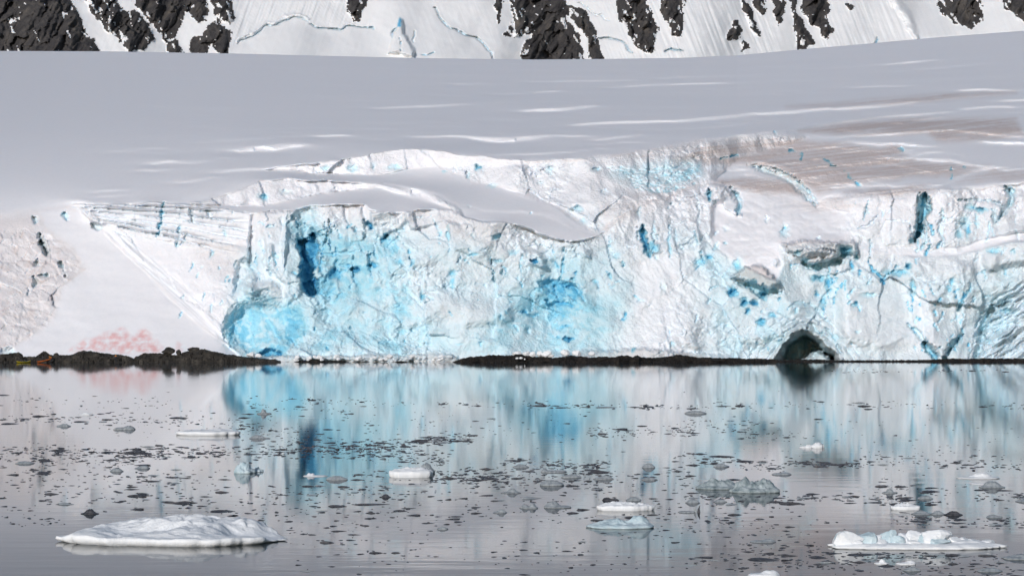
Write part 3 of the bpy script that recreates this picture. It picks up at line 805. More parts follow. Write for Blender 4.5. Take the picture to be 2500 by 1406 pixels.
# left edge: crevassed dirty ice
lm = Map(PX, PY, WX, WY, 0.0)
lm.poly([(-400, 575), (85, 560), (115, 570), (170, 615), (205, 655), (150, 700), (130, 765), (75, 815), (20, 858), (-400, 875)], 1.0, 40)
lf, lc, lid = facet(WX / 60.0, WY / 42.0, 500, 1.2)
lf2, lc2, lid2 = facet(WX / 22.0, WY / 16.0, 510, 1.2)
DEP.a += lm.a * (0.6 * lf + 0.35 * lf2 + 0.35 * np.exp(-(lc / 0.05) ** 2) * (lid > 0.5) - 0.45 * (ridged(PX / 70, PY / 46, 3, 95) - 0.35))
DI.a = np.maximum(DI.a, lm.a * (0.35 + 0.45 * np.exp(-(lc / 0.10) ** 2) * (lid > 0.4) + 0.35 * sstep(0.0, 0.5, fbm(PX / 30, PY / 20, 3, 91))))
for p in [[(100, 570), (105, 600), (118, 628)], [(92, 632), (90, 655)], [(78, 670), (86, 690), (82, 700)], [(95, 672), (115, 675)], [(66, 705), (66, 725)], [(150, 640), (156, 655), (163, 680)], [(80, 535), (86, 545)]]:
    cut(p, 10, 3.5, 0.35)
cut([(98, 570), (106, 598), (120, 628)], 16, 4.5, 0.45)
DI.poly([(-400, 535), (80, 525), (100, 560), (60, 590), (-400, 600)], 0.38, 40, 'max')
rec([(0, 885), (0, 855), (30, 848), (45, 870)], 3.0, 14, 0.35)
# the hole at the head of the gully and notches in the ledge
cut([(222, 545), (235, 552), (245, 562)], 18, 4.0, 0.22); cut([(155, 520), (165, 532)], 14, 3.0, 0.6)
cut([(395, 494), (392, 540), (384, 580)], 6, 2.4, 0.85); cut([(442, 552), (438, 580), (430, 602)], 5, 1.8, 0.45); cut([(458, 562), (452, 585), (436, 600)], 5, 1.6, 0.3)
cut([(463, 515), (470, 540)], 14, 2.2, 0.2); cut([(505, 510), (512, 530)], 10, 1.8, 0.3)
for k in range(16):
    x = rng.uniform(430, 590); y = rng.uniform(590, 760); L = rng.uniform(8, 26)
    cut([(x, y), (x - L * 0.35, y + L)], rng.uniform(2, 4), 1.3, rng.uniform(0.2, 0.7))
# ice foot at the shore: low dirty rubble in front of the cliff
rec([(600, 890), (600, 868), (700, 868), (900, 866), (1120, 868), (1120, 890)], -4.0, 8)
rec([(1120, 890), (1250, 866), (1400, 862), (1560, 850), (1700, 862), (1900, 890)], -4.5, 10)
DI.poly([(600, 892), (600, 868), (720, 868), (900, 866), (1120, 868), (1120, 892)], 0.30, 8, 'max')
DI.poly([(1340, 892), (1380, 862), (1560, 850), (1660, 858), (1720, 868), (1720, 892)], 0.40, 10, 'max')
BL.poly([(600, 892), (600, 867), (720, 868), (900, 866), (1120, 868), (1120, 892)], 0.03, 6)

# dirt on the shelves, in flow-parallel smears
sm = new_map(0.0)
for poly, v in [([(1640, 385), (1740, 352), (1900, 335), (2060, 352), (2130, 362), (2190, 355), (2210, 385), (2100, 400), (1960, 400), (1880, 420), (1800, 400)], .9),
                ([(1820, 400), (1960, 375), (2150, 360), (2200, 390), (2420, 410), (2330, 425), (2150, 440), (2000, 470), (1930, 440)], .9),
                ([(1950, 320), (2100, 296), (2230, 288), (2480, 290), (2500, 330), (2400, 345), (2290, 342), (2260, 325), (2100, 330)], .9),
                ([(1920, 262), (2100, 248), (2300, 230), (2480, 228), (2330, 242), (2100, 260)], .8), ([(2330, 445), (2430, 415), (2520, 425), (2500, 440)], .6),
                ([(1750, 445), (1830, 432), (1930, 450), (1980, 478), (1850, 468)], 1.0), ([(2060, 470), (2250, 452), (2280, 466), (2170, 478)], .7),
                ([(1500, 380), (1640, 355), (1720, 345), (1700, 362), (1560, 392)], .35), ([(1900, 500), (2040, 478), (2100, 500), (2010, 515)], .4),
                ([(1460, 500), (1560, 470), (1680, 470), (1560, 520), (1470, 560)], .30), ([(1090, 520), (1240, 560), (1190, 600), (1080, 560)], .22), ([(450, 560), (600, 590), (560, 700), (470, 640)], .20)]:
    sm.poly(poly, v, 22, 'max')
smear = 0.72 + 0.9 * fbm((PX + 2.2 * PY) / 130, (PY + 0.10 * PX) / 5.5, 4, 203)
DI.a = np.maximum(DI.a, np.clip(sm.a * smear * 1.25, 0, 1))
DEP.a += sm.a * (1 - RO.a) * 1.6 * fbm((PX + 2.2 * PY) / 130, (PY + 0.10 * PX) / 6.0, 4, 203)

# deep upright fissures let into the upper face
for k in range(64):
    x = rng.uniform(620, 2560); y0 = float(np.interp(x, XS, crest)) + rng.uniform(8, 120)
    if 1720 < x < 2100 and y0 < 690: continue
    L = rng.uniform(24, 90); q_ = rng.normal(0.05, 0.16); bend = rng.normal(0, 5)
    cut([(x, y0), (x + q_ * L * .5 + bend, y0 + L * .5), (x + q_ * L, y0 + L)], rng.uniform(4, 8), rng.uniform(1.0, 2.8), rng.uniform(0.15, 0.5))
# nicks and hairline cracks all over the broken face
for k in range(200):
    x = rng.uniform(420, 2560); lo = float(np.interp(x, XS, crest)) + 14
    if 1080 < x < 1700 and rng.uniform() < 0.3: lo = 400
    y = rng.uniform(lo, 862)
    if x < 600 and y > 600 + (x - 420) * 1.1: continue
    L = rng.uniform(5, 24); th = rng.normal(0.9, 0.6) if x < 1500 else rng.normal(1.9, 0.6)
    cut([(x, y), (x + L * 0.5 * math.cos(th) + rng.normal(0, 2), y + L * 0.5 * math.sin(th)), (x + L * math.cos(th), y + L * math.sin(th))], rng.uniform(2.5, 5.5), rng.uniform(0.6, 1.8), rng.uniform(0.1, 0.5))

# pink algae on the foot of the ramp
pm = new_map(0.0)
pm.poly([(170, 862), (205, 838), (245, 822), (270, 806), (300, 800), (318, 822), (330, 812), (350, 805), (375, 830), (400, 850), (385, 862)], 1.0, 18)
pm.poly([(425, 862), (432, 840), (447, 846), (450, 860)], 0.5, 8)
PK.a = pm.a * np.clip(0.55 + 1.3 * fbm(PX / 16, PY / 12, 5, 301), 0, 1)

# some fresh broken faces are bluer than others
BL.a *= 1 - 0.6 * rm.a
BL.a = np.clip(BL.a * (0.55 + 0.45 * sstep(-0.35, 0.2, fbm(U / 2.2, V / 2.0, 4, 411) + 0.5 * f3)) , 0, 1.4)
cyan_zone = new_map(0.0)
cyan_zone.poly([(560, 640), (700, 560), (900, 540), (1100, 600), (1300, 620), (1500, 600), (1560, 700), (1500, 870), (560, 870)], 1.0, 80)
cyan_zone.poly([(1650, 560), (1800, 640), (2300, 680), (2500, 640), (2500, 880), (1700, 870)], 0.8, 80, 'max')
cyan_zone.poly(ICEFALL, 0.12, 30, 'max')
BL.a += 0.11 * np.clip(RO.a, 0, 1) * sstep(480, 600, PY) * sstep(560, 640, PX)
BL.a += RO.a * cyan_zone.a * np.clip(0.19 + 0.22 * fbm(U / 14, V / 10, 3, 401) + 0.06 * (id2 - 0.5) + 0.07 * (id3 > 0.86) + 0.10 * (id2 > 0.90) * patch, 0, 0.5)

SNOW = np.array([0.86, 0.865, 0.885])
def ice_colour():
    b = np.clip(BL.a, 0, 1.4)
    b = np.where(b < 0.6, b * (0.74 + 0.26 * (b / 0.6) ** 2), b)
    stops = np.array([0, 0.15, 0.35, 0.6, 0.9, 1.4])
    rr = np.interp(b, stops, [0.868, 0.775, 0.63, 0.41, 0.17, 0.05])
    gg = np.interp(b, stops, [0.860, 0.853, 0.82, 0.735, 0.545, 0.29])
    bb = np.interp(b, stops, [0.895, 0.90, 0.895, 0.86, 0.76, 0.52])
    C = np.stack([rr, gg, bb], -1)
    d = np.clip(DI.a, 0, 1)[..., None] * 0.95
    C = C * (1 - d) + C * np.array([0.74, 0.635, 0.58]) * d
    p = np.clip(PK.a, 0, 1)[..., None]
    C = C * (1 - p) + C * np.array([0.92, 0.56, 0.54]) * p
    return C
ICE = ice_colour()
DEP.a *= 1 - 0.85 * (1 - sstep(0.22, 0.5, blur_cols(Sx, 2))) * sstep(-6, 8, above)

D = D0 + DEP.a * np.clip(D0 / 510.0, 1, 1.5)
P = np.stack([(PX - 1250) / FPX * D, D, CAM_H + (YH - PY) / FPX * D], -1)
# behind the crest the snow rolls over and falls away
for k in range(1, 5):
    last = P[-1].copy(); prev = P[-2]
    last[:, 1] += 60 + 40 * k
    last[:, 0] *= (last[:, 1] / P[-1][:, 1])
    last[:, 2] += [4, -4, -16, -34][k - 1]
    P = np.concatenate([P, last[None]], 0)
ICE = np.concatenate([ICE] + [ICE[-1:]] * 4, 0)
REL = np.clip(RO.a * 0.9 + 0.5 * np.clip(DI.a, 0, 1) * (PY > 300) + 0.05, 0, 1.0)
REL = np.concatenate([REL] + [REL[-1:]] * 4, 0)
NR, NC = P.shape[:2]
NRM = grid_normals(P)

# faces sorted into named pieces
fy = 0.25 * (PY[:-1, :-1] + PY[1:, 1:] + PY[:-1, 1:] + PY[1:, :-1]); fx = 0.5 * (PX[:-1, :-1] + PX[1:, 1:])
fy = np.concatenate([fy, np.tile(fy[-1:], (4, 1))], 0); fx = np.concatenate([fx, np.tile(fx[-1:], (4, 1))], 0)
fwx = 0.5 * (WX[:-1, :-1] + WX[1:, 1:]); fwy = 0.5 * (WY[:-1, :-1] + WY[1:, 1:])
fwx = np.concatenate([fwx, np.tile(fwx[-1:], (4, 1))], 0); fwy = np.concatenate([fwy, np.tile(fwy[-1:], (4, 1))], 0)
fc = 0.5 * (crest[1:] + crest[:-1])[None, :]
PID = np.zeros(fx.shape, int)                        # 0 = cliff
up = fwy < fc
PID[up] = 1                                           # 1 = snowfield
def piece(i, pts):
    PID[poly_sd(fwx, fwy, pts) > 0] = i
piece(0, ICEFALL); 
piece(2, RAMP)
piece(3, [(-400, 560), (85, 535), (115, 565), (170, 615), (205, 655), (150, 700), (130, 765), (75, 815), (20, 858), (20, 900), (-400, 900)])
PIECES = [(10, 'ice_wall', [(185, 498), (400, 496), (620, 515), (615, 575), (560, 600), (480, 592), (380, 580), (300, 562), (235, 525)], 'layered white ice wall with sagging ledges'),
          (11, 'ice_wall', CLIFF3, 'upper blue white crevasse wall cut into the snowfield'),
          (12, 'ice_wall', CLIFF2, 'lower crevasse wall above the snowy terrace'),
          (13, 'icefall', ICEFALL, 'tumbled white icefall below the snowfield'),
          (14, 'alcove', [(733, 596), (745, 585), (768, 572), (776, 630), (774, 680), (779, 716), (756, 724), (737, 704), (729, 650)], 'deep blue shaded alcove'),
          (15, 'ice_hollow', [(548, 812), (566, 768), (590, 740), (640, 738), (730, 750), (745, 800), (690, 872), (600, 872), (560, 848)], 'smooth turquoise hollow at the foot of the cliff'),
          (16, 'ice_cave', [(1880, 890), (1888, 855), (1915, 822), (1955, 806), (2000, 818), (2030, 850), (2042, 890)], 'dark arched cave at the waterline'),
          (17, 'serac', [(2160, 600), (2172, 478), (2242, 470), (2236, 540), (2220, 600)], 'white ice pillar left of the blue slot'),
          (18, 'serac', [(2270, 478), (2300, 463), (2330, 476), (2336, 540), (2330, 600), (2262, 610), (2268, 540)], 'white ice pillar right of the blue slot'),
          (19, 'serac', [(1748, 475), (1775, 456), (1800, 500), (1805, 528), (1780, 520)], 'leaning white ice fin on the shoulder'),
          (20, 'ice_slot', [(2246, 470), (2268, 470), (2264, 540), (2246, 590), (2222, 598), (2238, 550)], 'long blue slot between two pillars'),
          (21, 'ice_overhang', [(1915, 595), (1960, 588), (2045, 596), (2085, 590), (2088, 615), (2050, 612), (2020, 630), (1985, 640), (1955, 628)], 'grubby overhanging ice lip'),
          (22, 'serac', [(850, 512), (882, 497), (888, 582), (852, 588)], 'square edged ice pillar on the crest'),
          (23, 'ice_foot', [(600, 900), (600, 868), (720, 868), (900, 866), (1120, 868), (1120, 900)], 'low grubby rubble foot along the water')]
for i, nme, pts, lab in PIECES: piece(i, pts)

idx = np.arange(NR * NC).reshape(NR, NC)
QUADS = np.stack([idx[:-1, :-1], idx[:-1, 1:], idx[1:, 1:], idx[1:, :-1]], -1).reshape(-1, 4)
Pf = P.reshape(-1, 3); Nf = NRM.reshape(-1, 3); If = ICE.reshape(-1, 3); Rf = REL.reshape(-1, 1)
def sheet_piece(name, mask, parent=None):
    q = QUADS[mask.ravel()]
    used, inv = np.unique(q, return_inverse=True)
    q = inv.reshape(q.shape)
    rel3 = np.repeat(Rf[used], 3, 1)
    return mesh_from(name, Pf[used], q, M_ICE, parent, True, Nf[used], {'ice': If[used], 'relief': rel3})
cliff = tag(sheet_piece('glacier_cliff', PID == 0), 'broken white and blue glacier cliff rising from the shore', kind='structure')
tag(sheet_piece('snowfield', PID == 1), 'smooth grey snowfield sloping up behind the ice cliff', kind='structure')
tag(sheet_piece('snow_ramp', PID == 2), 'smooth snow ramp with a pink algae stain at its foot', kind='structure')
tag(sheet_piece('crevassed_ice', PID == 3), 'grubby cracked ice at the left edge of the ramp', kind='structure')
for i, nme, pts, lab in PIECES:
    if (PID == i).any():
        o = sheet_piece(nme, PID == i, cliff); o['label'] = lab

# ------------------------------------------------------------------ mountain behind
def build_mountain():
    xs = np.arange(-420, 2922, 2.6)
    ys = np.concatenate([np.arange(170, -40, -1.7), np.linspace(-42, -700, 70)])
    PXm, PYm = np.meshgrid(xs, ys)
    w1 = 12 * fbm(PXm / 40, PYm / 40, 5, 601); w2 = 12 * fbm(PXm / 40, PYm / 40, 5, 611)
    WXm = PXm + w1; WYm = PYm + w2
    Sm = Map(PXm, PYm, WXm, WYm, 0.85)
    Sm.a += 0.12 * fbm(PXm / 500, PYm / 200, 3, 621)
    # below the big schrund and on the lower aprons the snow lies flatter
    Sm.poly([(570, 150), (575, 118), (640, 78), (700, 50), (752, 64), (830, 85), (910, 70), (930, 130), (900, 150)], 0.62, 14)
    Sm.poly([(2235, 95), (2190, 0), (2150, -90), (2300, -90), (2290, 10), (2400, 80)], 0.55, 20)
    Sm.poly([(1050, 20), (1130, 70), (1200, 140), (1000, 150), (1000, 60)], 0.66, 20)
    am = (YH - PYm) / FPX
    ln = np.zeros_like(PYm); ln[0] = np.log(2350 + 120 * fbm(xs / 600, xs * 0, 3, 631))
    for r in range(1, PYm.shape[0]):
        ln[r] = ln[r - 1] + (am[r] - am[r - 1]) / (0.5 * (Sm.a[r] + Sm.a[r - 1]) - am[r])
    ln = blur_cols(ln, 8)
    Dm = np.exp(ln)
    # ridges and gullies running down to the right
    gq = PXm + 0.55 * PYm
    De = Map(PXm, PYm, WXm, WYm, 0.0)
    De.a = 26 * fbm(gq / 330, PYm / 600, 3, 641) + 3.0 * fbm(PXm / 60, PYm / 50, 3, 651)
    fl = Map(PXm, PYm, WXm, WYm, 0.15)
    fl.poly([(560, 120), (590, -80), (860, -80), (900, 60), (750, 60), (700, 45), (640, 70)], 1.0, 40)
    fl.poly([(1480, 150), (1480, -80), (1850, -80), (1900, 150)], 0.8, 60)
    fl.poly([(2000, 140), (2000, -80), (2180, -80), (2230, 90)], 0.7, 50)
    flq = np.where(PXm < 1100, PXm - 0.42 * PYm, PXm - 0.42 * PYm)
    flq = np.where(PXm < 950, PXm + 0.35 * PYm, PXm - 0.40 * PYm)
    De.a += fl.a * (2.6 * ridged(flq / 15, PYm / 260, 3, 661) + 1.0 * fbm(flq / 5, PYm / 130, 2, 663))
    Bm = Map(PXm, PYm, WXm, WYm, 0.0)
    def mcut(pts, w, d, b):
        De.stroke(pts, w, d, 'add', soft=0.7)
        if b: Bm.stroke(pts, w, b, 'max', soft=0.9)
    mcut([(578, 112), (600, 98), (632, 76), (668, 62), (700, 44), (726, 42), (752, 52)], 5, 7, 0.25)
    De.stroke([(574, 106), (596, 90), (630, 69), (666, 55), (700, 37), (728, 36), (756, 46)], 7, -5, 'add')
    mcut([(752, 58), (780, 66), (830, 70), (870, 62), (905, 66), (915, 70)], 5, 8, 0.35)
    De.poly([(952, 128), (955, 90), (966, 72), (975, 48), (982, 52), (988, 84), (1004, 112), (1012, 140)], -16, 8, 'add')
    Bm.poly([(971, 66), (975, 46), (981, 50), (981, 64)], 1.0, 4, 'max')
    mcut([(954, 92), (958, 80), (970, 68)], 8, 10, 0.3); mcut([(978, 95), (980, 115), (982, 128)], 3, 6, 0.5); mcut([(1010, 70), (1012, 110)], 3, 5, 0.3)
    mcut([(1060, 20), (1075, 50), (1120, 76), (1165, 100), (1200, 128), (1210, 145)], 6, 10, 0.3)
    mcut([(1466, 96), (1500, 97), (1520, 102), (1545, 130)], 6, 10, 0.3); mcut([(1622, 130), (1640, 120), (1668, 124)], 6, 9, 0.4)
    mcut([(2130, 106), (2142, 98), (2144, 90)], 5, 9, 0.5); mcut([(1410, 6), (1450, 30), (1490, 50)], 5, 6, 0.1); mcut([(1030, 135), (1050, 131), (1060, 128)], 4, 5, 0.5)
    De.stroke([(2150, -60), (2185, 0), (2215, 45), (2238, 94)], 26, -12, 'add')
    # rock outcrops
    OUT = [
     [(-420, 200), (-420, -700), (150, -700), (166, -80), (168, 0), (200, 52), (215, 86), (246, 130), (246, 200)],
     [(212, -80), (275, -80), (292, 20), (330, 30), (362, 62), (380, 96), (352, 124), (310, 128), (298, 108), (262, 74), (230, 40), (205, 0)],
     [(315, -120), (505, -120), (508, 48), (482, 58), (455, 30), (440, 56), (424, 88), (402, 96), (372, 62), (332, 22)],
     [(398, 96), (436, 96), (450, 132), (414, 132), (404, 112)],
     [(468, 94), (492, 86), (505, 56), (532, 54), (562, 76), (556, 134), (532, 132), (512, 108), (500, 134), (464, 134)],
     [(502, -60), (560, -60), (572, 26), (562, 62), (520, 44)],
     [(848, -40), (890, -40), (894, 18), (876, 46), (858, 52), (850, 26)],
     [(1208, -20), (1222, -20), (1226, 20), (1218, 58), (1210, 62), (1212, 30)],
     [(1262, -110), (1362, -110), (1386, 40), (1412, 92), (1432, 160), (1270, 160), (1274, 116), (1292, 84), (1240, 96), (1232, 84), (1252, 50), (1244, 20)],
     [(1384, 18), (1422, 24), (1450, 60), (1476, 160), (1446, 160), (1426, 90), (1400, 50)],
     [(1496, -80), (1560, -80), (1592, 40), (1606, 86), (1590, 132), (1560, 122), (1530, 80), (1508, 40)],
     [(1590, -80), (1684, -80), (1668, 40), (1668, 90), (1640, 86), (1618, 40)],
     [(1794, 46), (1808, 80), (1802, 96), (1780, 102), (1776, 86)], [(1806, 92), (1830, 122), (1814, 124)],
     [(1810, 4), (1832, 14), (1836, 44), (1858, 88), (1830, 76), (1816, 46)],
     [(1822, -70), (1862, -70), (1868, 36), (1844, 20)],
     [(1880, -70), (1918, -70), (1914, 50), (1905, 64), (1888, 30)],
     [(1918, -70), (1956, -70), (1942, 30), (1962, 60), (1994, 106), (1970, 110), (1970, 126), (1944, 126), (1938, 86)],
     [(1958, -70), (2018, -70), (2024, 30), (2016, 40), (2034, 76), (2020, 90), (1980, 60), (1960, 36)],
     [(2052, 4), (2084, 16), (2070, 30)],
     [(2282, -90), (2376, -90), (2400, 46), (2370, 75), (2328, 60), (2288, 20)],
     [(2440, -60), (2560, -80), (2620, 60), (2560, 80), (2480, 44), (2448, 16)],
     [(2640, -80), (2760, -90), (2800, 60), (2700, 50)],
    ]
    rockid = np.full(PXm.shape, -1)
    f, c, cid = facet((WXm + 0.4 * WYm) / 26, WYm / 44, 700, 1.2)
    f2, c2, cid2 = facet((WXm + 0.3 * WYm) / 9, WYm / 14, 710, 1.2)
    spk = fbm((PXm - 0.5 * PYm) / 13, (PYm + 0.5 * PXm) / 26, 4, 721)
    rmask = np.zeros_like(PXm)
    zone = Map(PXm, PYm, WXm, WYm, 0.0)
    for z_ in ([(205, -20), (290, -20), (330, 40), (260, 70), (215, 30)], [(495, -30), (580, -30), (575, 70), (500, 60)], [(15, 30), (50, 40), (48, 80), (20, 78)], [(1230, 30), (1300, 10), (1310, 80), (1235, 100)], [(1370, 20), (1400, 60), (1380, 70)], [(1490, 10), (1540, 20), (1570, 110), (1530, 90)], [(1810, 30), (1860, 90), (1830, 80)], [(1935, 60), (1965, 110), (1940, 125)], [(2290, 0), (2340, 50), (2300, 40)], [(250, 60), (300, 60), (300, 110)], [(140, 30), (165, 30), (160, 70)]):
        zone.poly(z_, 0.20, 16, 'max')
    spk = spk + zone.a
    jag = 6 * fbm(PXm / 14, PYm / 20, 4, 731) + 3 * f2
    for i, pts in enumerate(OUT):
        s = sub(PXm, PYm, pts, 40)
        if s is None: continue
        sd = poly_sd(WXm[s], WYm[s], pts) + jag[s]
        keep = (sd > 0) & ~((sd < 16) & (spk[s] > 0.30)) & ~(spk[s] > 0.44)
        rr = rockid[s]; rr[keep] = i; rockid[s] = rr
        rmask[s] = np.maximum(rmask[s], sstep(-3, 14, sd))
    gull = fbm((PXm + 0.5 * PYm) / 40, PYm / 200, 4, 741)
    De.a += rmask * (-9 + 13 * f + 3 * f2 + 22 * gull)
    d = Dm + De.a
    Pm = np.stack([(PXm - 1250) / FPX * d, d, CAM_H + (YH - PYm) / FPX * d], -1)
    Nm = grid_normals(Pm)
    b = Bm.a
    rr = np.interp(b, [0, .3, .6, 1], [0.86, 0.66, 0.42, 0.12]); gg = np.interp(b, [0, .3, .6, 1], [0.865, 0.80, 0.68, 0.45]); bb = np.interp(b, [0, .3, .6, 1], [0.88, 0.88, 0.82, 0.72])
    Cm = np.stack([rr, gg, bb], -1)
    nr, nc = PXm.shape
    idm = np.arange(nr * nc).reshape(nr, nc)
    Q = np.stack([idm[:-1, :-1], idm[:-1, 1:], idm[1:, 1:], idm[1:, :-1]], -1).reshape(-1, 4)
    fid = rockid[:-1, :-1].ravel()
    Pmf = Pm.reshape(-1, 3); Nmf = Nm.reshape(-1, 3); Cmf = Cm.reshape(-1, 3)
    def part(name, mask, mat, parent=None):
        q = Q[mask]; used, inv = np.unique(q, return_inverse=True)
        return mesh_from(name, Pmf[used], inv.reshape(q.shape), mat, parent, True, Nmf[used],
                         {'ice': Cmf[used], 'relief': np.full((len(used), 3), 0.25)})
    mt = tag(part('mountain', fid < 0, M_ICE), 'steep snowy mountainside with dark rock ribs behind the snowfield', kind='structure')
    for i in range(len(OUT)):
        if (fid == i).sum() > 3:
            part('rock_outcrop', fid == i, M_MROCK, mt)
build_mountain()

# ------------------------------------------------------------------ shore rocks
def shore_rock(name, prof, Yf, depth, label, mat, seed, rough=1.0, group=None):
    """prof: [(px, top row)] along the shore; Yf: distance of the waterline; a rounded, broken ledge"""
    x0, x1 = prof[0][0], prof[-1][0]
    n = max(16, int((x1 - x0) / 1.7)); m = 34
    xs = np.linspace(x0, x1, n)
    top = np.interp(xs, [p[0] for p in prof], [p[1] for p in prof])
    wl = YH + FPX * CAM_H / Yf
    Yc = Yf + depth * 0.38
    top = top - 2.2 * fbm(xs / 9, xs * 0 + seed, 3, seed + 50) - 1.2 * fbm(xs / 3, xs * 0 + seed, 2, seed + 60)
    H = np.maximum(0.05, CAM_H + (YH - top) / FPX * Yc)
    t = np.linspace(0, 1, m) ** 1.7
    V_ = np.zeros((n, m, 3))
    ends = np.sqrt(np.clip(np.minimum(np.arange(n), np.arange(n)[::-1]) / 4.0, 0, 1))
    for j, tj in enumerate(t):
        dd = depth * (tj ** 1.15)
        hp = np.interp(tj, [0, .06, .14, .24, .36, .5, .7, .9, 1.0], [-.5, -.1, .42, .80, 1.0, .98, .75, .25, -.4])
        Y = Yf + dd * (0.55 + 0.45 * ends)
        X = (xs - 1250) / FPX * Y
        z = H * hp
        V_[:, j, 0] = X; V_[:, j, 1] = Y; V_[:, j, 2] = z
    un, vn = (xs[:, None] - 1250) * 0.1, t[None, :] * depth
    un = np.broadcast_to(un, (n, m)); vn = np.broadcast_to(vn, (n, m))
    zz = V_[:, :, 2] + 0.5 * V_[:, :, 1]
    f, c, cid = facet(un / 2.4 + seed + 0.3 * zz, zz / 1.0 + seed * 3, seed, 1.2)
    f2, c2, cid2 = facet(un / 0.9 + seed, zz / 0.5, seed + 9, 1.2)
    amp = np.minimum(1.0, H)[:, None] * rough
    disp = amp * (0.50 * f + 0.20 * f2 - 0.35 * np.exp(-(c / 0.08) ** 2) + 0.35 * fbm(un / 3, zz / 1.5, 3, seed))
    mid = np.interp(t, [0, .1, .3, 1], [0.3, .5, .25, .4])[None, :]
    V_[:, :, 2] += disp * mid
    V_[:, :, 1] -= disp * 0.8
    idr = np.arange(n * m).reshape(n, m)
    Q = np.stack([idr[:-1, :-1], idr[1:, :-1], idr[1:, 1:], idr[:-1, 1:]], -1).reshape(-1, 4)
    vv = V_.reshape(-1, 3).copy()
    org = np.array([vv[:, 0].mean(), vv[:, 1].min(), 0.0])
    o = mesh_from(name, vv - org, Q, mat, smooth=False)
    o.location = org
    tag(o, label, 'rock', group)
    return o

G = 'dark rocks along the waterline'
shore_rock('shore_rock', [(-60, 862), (0, 865), (20, 863), (34, 861), (46, 859), (54, 864), (60, 876)], 501, 7, 'dark hump of shore rock at the far left edge', M_SROCK, 1, group=G)
shore_rock('shore_rock', [(52, 876), (60, 870), (76, 869), (90, 872), (96, 880)], 502, 5, 'low dark rock right behind the yellow kayak', M_SROCK, 2, group=G)
shore_rock('shore_rock', [(82, 880), (90, 868), (100, 861), (112, 859), (122, 864), (132, 868), (146, 866), (160, 872), (170, 882)], 501, 6, 'rounded boulder behind the orange kayak', M_SROCK, 3, group=G)
shore_rock('shore_rock', [(120, 878), (140, 867), (176, 866), (190, 859), (205, 855), (222, 857), (250, 861), (275, 864), (300, 866), (318, 871), (336, 880)], 501, 8, 'long dark rock hump below the pink snow', M_SROCK, 4, group=G)
shore_rock('shore_rock', [(318, 882), (332, 870), (352, 863), (390, 862), (430, 866), (448, 860), (470, 853), (500, 852), (518, 857), (545, 862), (590, 870), (640, 875), (672, 877), (686, 881)], 501, 9, 'broad dark rock ledge ending in a low point', M_SROCK, 5, group=G)
shore_rock('shore_rock', [(718, 883), (730, 879), (752, 880), (758, 877), (800, 879), (838, 880), (852, 884)], 506, 4, 'thin dark reef at the foot of the rubble fan', M_WROCK, 6, group=G)
shore_rock('shore_rock', [(860, 886), (872, 884), (892, 883), (902, 885)], 503, 2, 'tiny dark reef tip between two reefs', M_WROCK, 7, group=G)
shore_rock('shore_rock', [(956, 886), (970, 882), (984, 881), (998, 884), (1006, 886)], 502, 2.5, 'small lens shaped dark rock alone in the water', M_WROCK, 8, group=G)
shore_rock('shore_rock', [(1104, 884), (1124, 876), (1145, 871), (1180, 869), (1208, 866), (1212, 867), (1240, 868), (1262, 864), (1280, 867), (1300, 871), (1330, 871), (1352, 874), (1375, 870), (1395, 867), (1420, 870), (1440, 873), (1470, 870), (1500, 872), (1515, 868), (1530, 866), (1545, 872), (1560, 871)], 500, 8, 'high dark rocky ledge right of the centre', M_WROCK, 9, group=G)
shore_rock('shore_rock', [(1536, 880), (1546, 871), (1556, 867), (1566, 872), (1600, 873), (1630, 870), (1658, 865), (1680, 869), (1700, 872), (1740, 873), (1800, 874), (1840, 875), (1896, 877)], 501, 8, 'dark ledge with a small peak left of the ice cave', M_WROCK, 10, group=G)
shore_rock('shore_rock', [(1885, 878), (1920, 878), (1990, 877), (2040, 879), (2120, 879), (2200, 879), (2265, 878), (2300, 876)], 508, 6, 'flat black rock shelf under the arched cave', M_WROCK, 11, group=G)
shore_rock('shore_rock', [(2290, 877), (2330, 875), (2370, 876), (2400, 874), (2450, 875), (2500, 875), (2600, 873), (2700, 876)], 508, 6, 'low black rock shelf at the far right', M_WROCK, 12, group=G)

